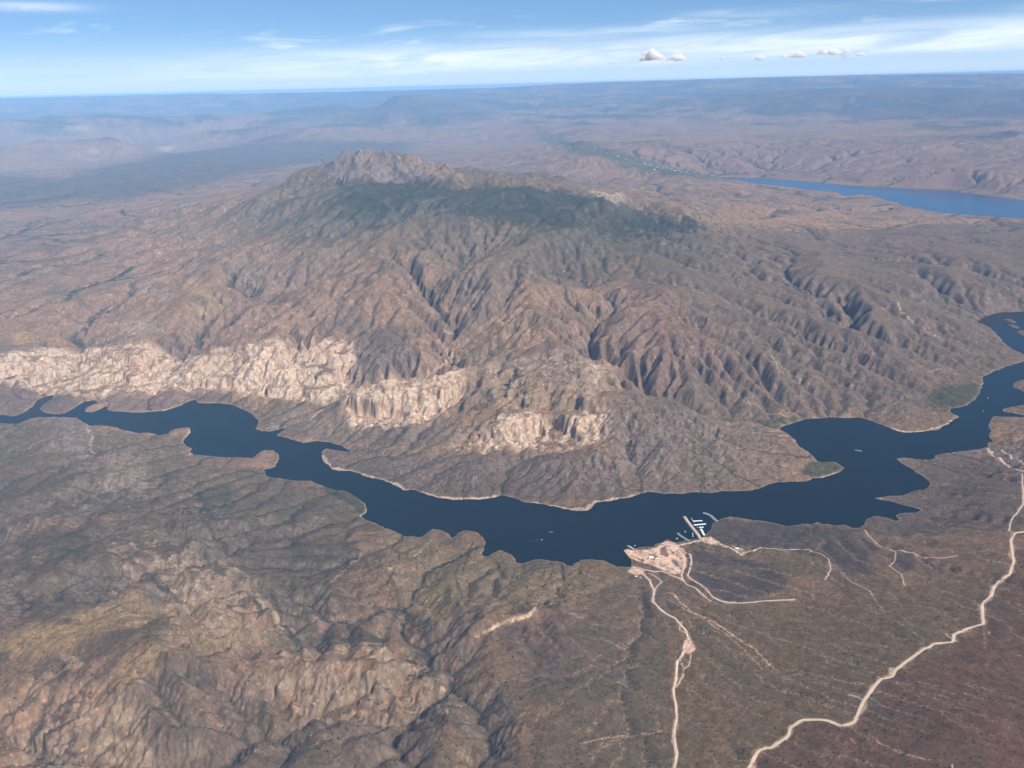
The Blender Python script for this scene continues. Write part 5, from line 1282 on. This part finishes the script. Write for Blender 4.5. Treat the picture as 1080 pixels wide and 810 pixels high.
# ---- trees: each a trunk that forks and a ragged crown of small leaf clumps
def make_tree(loc, label, group, leaf, name, seed):
    rnd = random.Random(seed)
    t = thing(name, loc, 0, label, 'tree', group)
    bm = bmesh.new(); limbs = []
    cyl(bm, 0, 0, -.6, 1.4, .32, .22, 7)
    for k in range(5):
        a = k * 1.256 + rnd.uniform(-.3, .3); tip = Vector((math.cos(a) * rnd.uniform(1.2, 2.2), math.sin(a) * rnd.uniform(1.2, 2.2), rnd.uniform(2.6, 4.2)))
        d = tip - Vector((0, 0, 1.2)); M = Matrix.Translation(Vector((0, 0, 1.2)) + d / 2) @ d.to_track_quat('Z', 'Y').to_matrix().to_4x4()
        bmesh.ops.create_cone(bm, cap_ends=True, segments=5, radius1=.17, radius2=.06, depth=d.length, matrix=M); limbs.append(tip)
    mesh_obj('trunk', bm, M_BARK, t)
    bm = bmesh.new()
    for tip in limbs + [Vector((0, 0, 4.2))]:
        for q in range(26):
            p = tip + Vector((rnd.gauss(0, .85), rnd.gauss(0, .85), rnd.gauss(.1, .5))); s = rnd.uniform(.28, .6)
            r = bmesh.ops.create_icosphere(bm, subdivisions=1, radius=s, matrix=Matrix.Translation(p) @ Matrix.Diagonal((1, 1, .6, 1)))
            for v in r['verts']: v.co += Vector((rnd.uniform(-.12, .12), rnd.uniform(-.12, .12), rnd.uniform(-.1, .1)))
    mesh_obj('crown', bm, leaf, t)
    return t
tree_sets = [
 ([(712,570), (724,572)], 9, 'dark bushy tree on the launch ramp shore west of the causeway', 'trees by the launch ramp'),
 ([(664,586), (682,594)], 14, 'dark bushy tree along the lower edge of the sandy flats', 'trees along the lower edge of the flats'),
 ([(670,578.5), (700,575)], 14, 'dark bushy tree on the lake edge of the sandy flats', 'trees on the lake edge of the flats'),
 ([(686,592.5), (714,603)], 16, 'dark bushy tree among the parked trailers', 'trees among the trailers'),
 ([(706,579), (719,590)], 12, 'dark bushy tree around the grassy camp loop', 'trees around the camp loop'),
 ([(664,608), (676,611)], 8, 'dark bushy tree below the lower sandy pad', 'trees below the lower sandy pad'),
 ([(724,580), (730,606)], 14, 'dark bushy tree along the gully track east of the flats', 'trees along the gully track'),
 ([(752,575), (772,580)], 9, 'dark bushy tree beside the road east of the causeway', 'trees beside the east road'),
]
t0s = [make_tree((0, 0, 0), '', '', M_LEAF, 'mesquite_tree', 1), make_tree((0, 0, 0), '', '', M_PALMLEAF, 'mesquite_tree', 2), make_tree((0, 0, 0), '', '', M_LEAF, 'mesquite_tree', 3)]
used = [False] * 3
for (a, b), n, lab, grp in tree_sets:
    for k in range(n):
        f = (k + random.random()) / n; x, y, z = on_ground(a[0] + (b[0] - a[0]) * f, a[1] + (b[1] - a[1]) * f + random.uniform(-1.0, 1.0))
        if z < .9: continue
        i = random.randrange(3); s = random.uniform(.8, 1.6)
        if not used[i]:
            used[i] = True; o = t0s[i]; o.location = (x, y, z); o['label'] = lab; o['group'] = grp; o.scale = (s,) * 3; o.rotation_euler.z = random.uniform(0, 6)
        else: copy_thing(t0s[i], (x, y, z), random.uniform(0, 6.28), lab, grp, s)
for i in range(3):
    if not used[i]:
        for ch in list(t0s[i].children): bpy.data.objects.remove(ch)
        bpy.data.objects.remove(t0s[i])

# ---- houses of the settlement beyond the mountain
far_spots = [(693,176.5), (697,178), (700,177), (704,179), (708,178.4), (712,180), (716,179.6), (703,176), (690,178.8), (719,181), (686,174), (680,172.5), (724,182), (652,165), (640,161), (660,168), (628,157)]
h0 = None
for k, (px, py) in enumerate(far_spots):
    x, y, z = on_ground(px, py)
    if h0 is None: h0 = building(px, py, 15, 46, 26, 6, 'pale white-roofed farm building in the green valley beyond the mountain', M_WHITE, M_WHITE, 'farm_building', 'building', 'farm buildings in the far valley')
    else: copy_thing(h0, (x, y, z - .3), random.uniform(0, 3), h0['label'], None, random.uniform(.8, 1.5))
print('objects', time.time() - T0)
# ------------------------------------------------------------------ desert scrub: far too many bushes to count
FLATS = [[tuple(q[:2]) for q in hit(p)] for p, cc, *_ in PATCHES if cc is SAND]
def scrub(n=75000):
    rng = np.random.default_rng(11)
    # drawn evenly over the part of the fan close enough to see single bushes
    r = 2700 + (rng.random(n * 3) ** .8) * 6000; th = np.radians(rng.uniform(-47, 47, n * 3))
    x = r * np.sin(th); y = APEX_Y + r * np.cos(th)
    s = G2.lin(S_2, x, y); A = G2.lin(A2, x, y); cl = G2.lin(CL2, x, y)
    d = .35 + .9 * sstep(-.1, .35, fbm(x, y, 130, 3, seed=81)) * sstep(-.3, .3, fbm(x, y, 700, 2, seed=82)) + 1.2 * sstep(4.0, 5.3, np.log10(np.maximum(A, 100)))
    flat = np.zeros(x.shape, bool)
    for q in FLATS: flat |= inside(x, y, q)
    keep = (s > 6) & ~flat & (rng.random(n * 3) < d * .5 * (1 - .6 * cl)) & (np.abs(x) < 6000) & (y > 1700)
    x = x[keep][:n]; y = y[keep][:n]; A = A[keep][:n]; k = len(x)
    z = fan_z(x, y)
    R = rng.uniform(1.4, 3.3, k) * (1 + .5 * sstep(4.2, 5.5, np.log10(np.maximum(A, 100)))); H = R * rng.uniform(.9, 1.5, k); a0 = rng.uniform(0, 6.28, k)
    V = np.empty((k, 6, 3))
    for j in range(5):
        a = a0 + j * 1.2566; q = R * rng.uniform(.7, 1.2, k)
        V[:, j] = np.stack([x + q * np.cos(a), y + q * np.sin(a), z - .2 + H * rng.uniform(.0, .3, k)], 1)
    V[:, 5] = np.stack([x + .3 * R * np.cos(a0), y + .3 * R * np.sin(a0), z + H], 1)
    F = np.array([[0, 1, 5], [1, 2, 5], [2, 3, 5], [3, 4, 5], [4, 0, 5]])
    q = (F[None] + 6 * np.arange(k)[:, None, None]).astype(np.int32).ravel()
    me = bpy.data.meshes.new('desert_scrub'); me.vertices.add(k * 6); me.vertices.foreach_set('co', V.astype(np.float32).ravel())
    me.loops.add(len(q)); me.loops.foreach_set('vertex_index', q); me.polygons.add(len(q) // 3); me.polygons.foreach_set('loop_start', np.arange(0, len(q), 3, dtype=np.int32))
    me.update(calc_edges=True)
    o = bpy.data.objects.new('desert_scrub', me); col.objects.link(o); o['kind'] = 'stuff'
    me.materials.append(noisy('scrub_leaves', (.046, .044, .030), .5, .03))
scrub()

# ------------------------------------------------------------------ small cumulus far beyond the plateau
def cloud(px, py, w, h, label, seed, dist=105.0):
    rnd = random.Random(seed)
    dx, dy, dz = rays([px], [py]); t = dist * 1000 / math.hypot(dx[0], dy[0])
    c = Vector((t * dx[0], t * dy[0], CAM_H + t * dz[0])); u = t / FOC     # metres per frame pixel out there
    bm = bmesh.new(); W = w * u; Hh = h * u
    for k in range(int(10 + w * 1.4)):
        f = rnd.uniform(-.5, .5); top = (1 - (2 * f) ** 2) ** .5 * rnd.uniform(.35, 1)
        r = Hh * rnd.uniform(.22, .42) * (.55 + .6 * (1 - abs(2 * f)))
        p = Vector((f * W, rnd.uniform(-.25, .25) * W, (top * .75 - .35) * Hh * rnd.uniform(.3, 1.1)))
        bmesh.ops.create_icosphere(bm, subdivisions=2, radius=r, matrix=Matrix.Translation(p))
    for v in bm.verts:
        n = float(fbm(np.array([v.co.x + seed * 9000.]), np.array([v.co.z + v.co.y]), Hh * .35, 3)[0])
        v.co += v.normal * n * Hh * .10 if v.normal.length else Vector()
        if v.co.z < -.32 * Hh: v.co.z = -.32 * Hh + (v.co.z + .32 * Hh) * .2
    o = mesh_obj('cloud', bm, M_CLOUD, None, c)
    rm = o.modifiers.new('merge', 'REMESH'); rm.mode = 'VOXEL'; rm.voxel_size = Hh / 22; rm.use_smooth_shade = True
    sm_ = o.modifiers.new('soften', 'SMOOTH'); sm_.factor = .5; sm_.iterations = 3
    return tag(o, label, 'cloud', 'small white clouds above the plateau')
M_CLOUD = bpy.data.materials.new('cloud_droplets'); M_CLOUD.use_nodes = True; t_ = M_CLOUD.node_tree; t_.nodes.clear()
_o = N(t_, 'ShaderNodeOutputMaterial'); _v = N(t_, 'ShaderNodeVolumeScatter'); _v.inputs['Color'].default_value = (.992, .997, 1, 1); _v.inputs['Density'].default_value = 2.8e-3
t_.links.new(_v.outputs[0], _o.inputs['Volume'])
for i, (px, py, w, h, lab) in enumerate([
 (688,60,24,11,'largest white cumulus, a heaped puff leaning to one side above the plateau'), (713,61.5,19,8,'white cumulus next to the largest one, broad and low'),
 (762,61.5,7,4,'tiny lone puff of cloud between the two big clouds and a small round one'), (802,61.5,11,7,'small round cumulus with a ragged top, alone above the plateau'),
 (827,59.5,8,5,'small puff at the trailing end of a flat cloud'), (843,58.5,21,7,'long flat cumulus beside a small puff'), (867,55.5,9,7,'upright small puff just short of a broad cloud'),
 (878,55.5,16,8,'broad bright cumulus in the cluster on the right'), (893,54.5,8,6,'high small puff at the top of the right cluster'), (891,60,7,4,'low flat puff under the right cluster'),
 (908,57.5,9,6,'last small cumulus at the right end of the row'), (647,65.5,12,4,'faint low puff at the left end of the row')]):
    cloud(px, py, w, h, lab, 20 + i)
print('all', time.time() - T0)
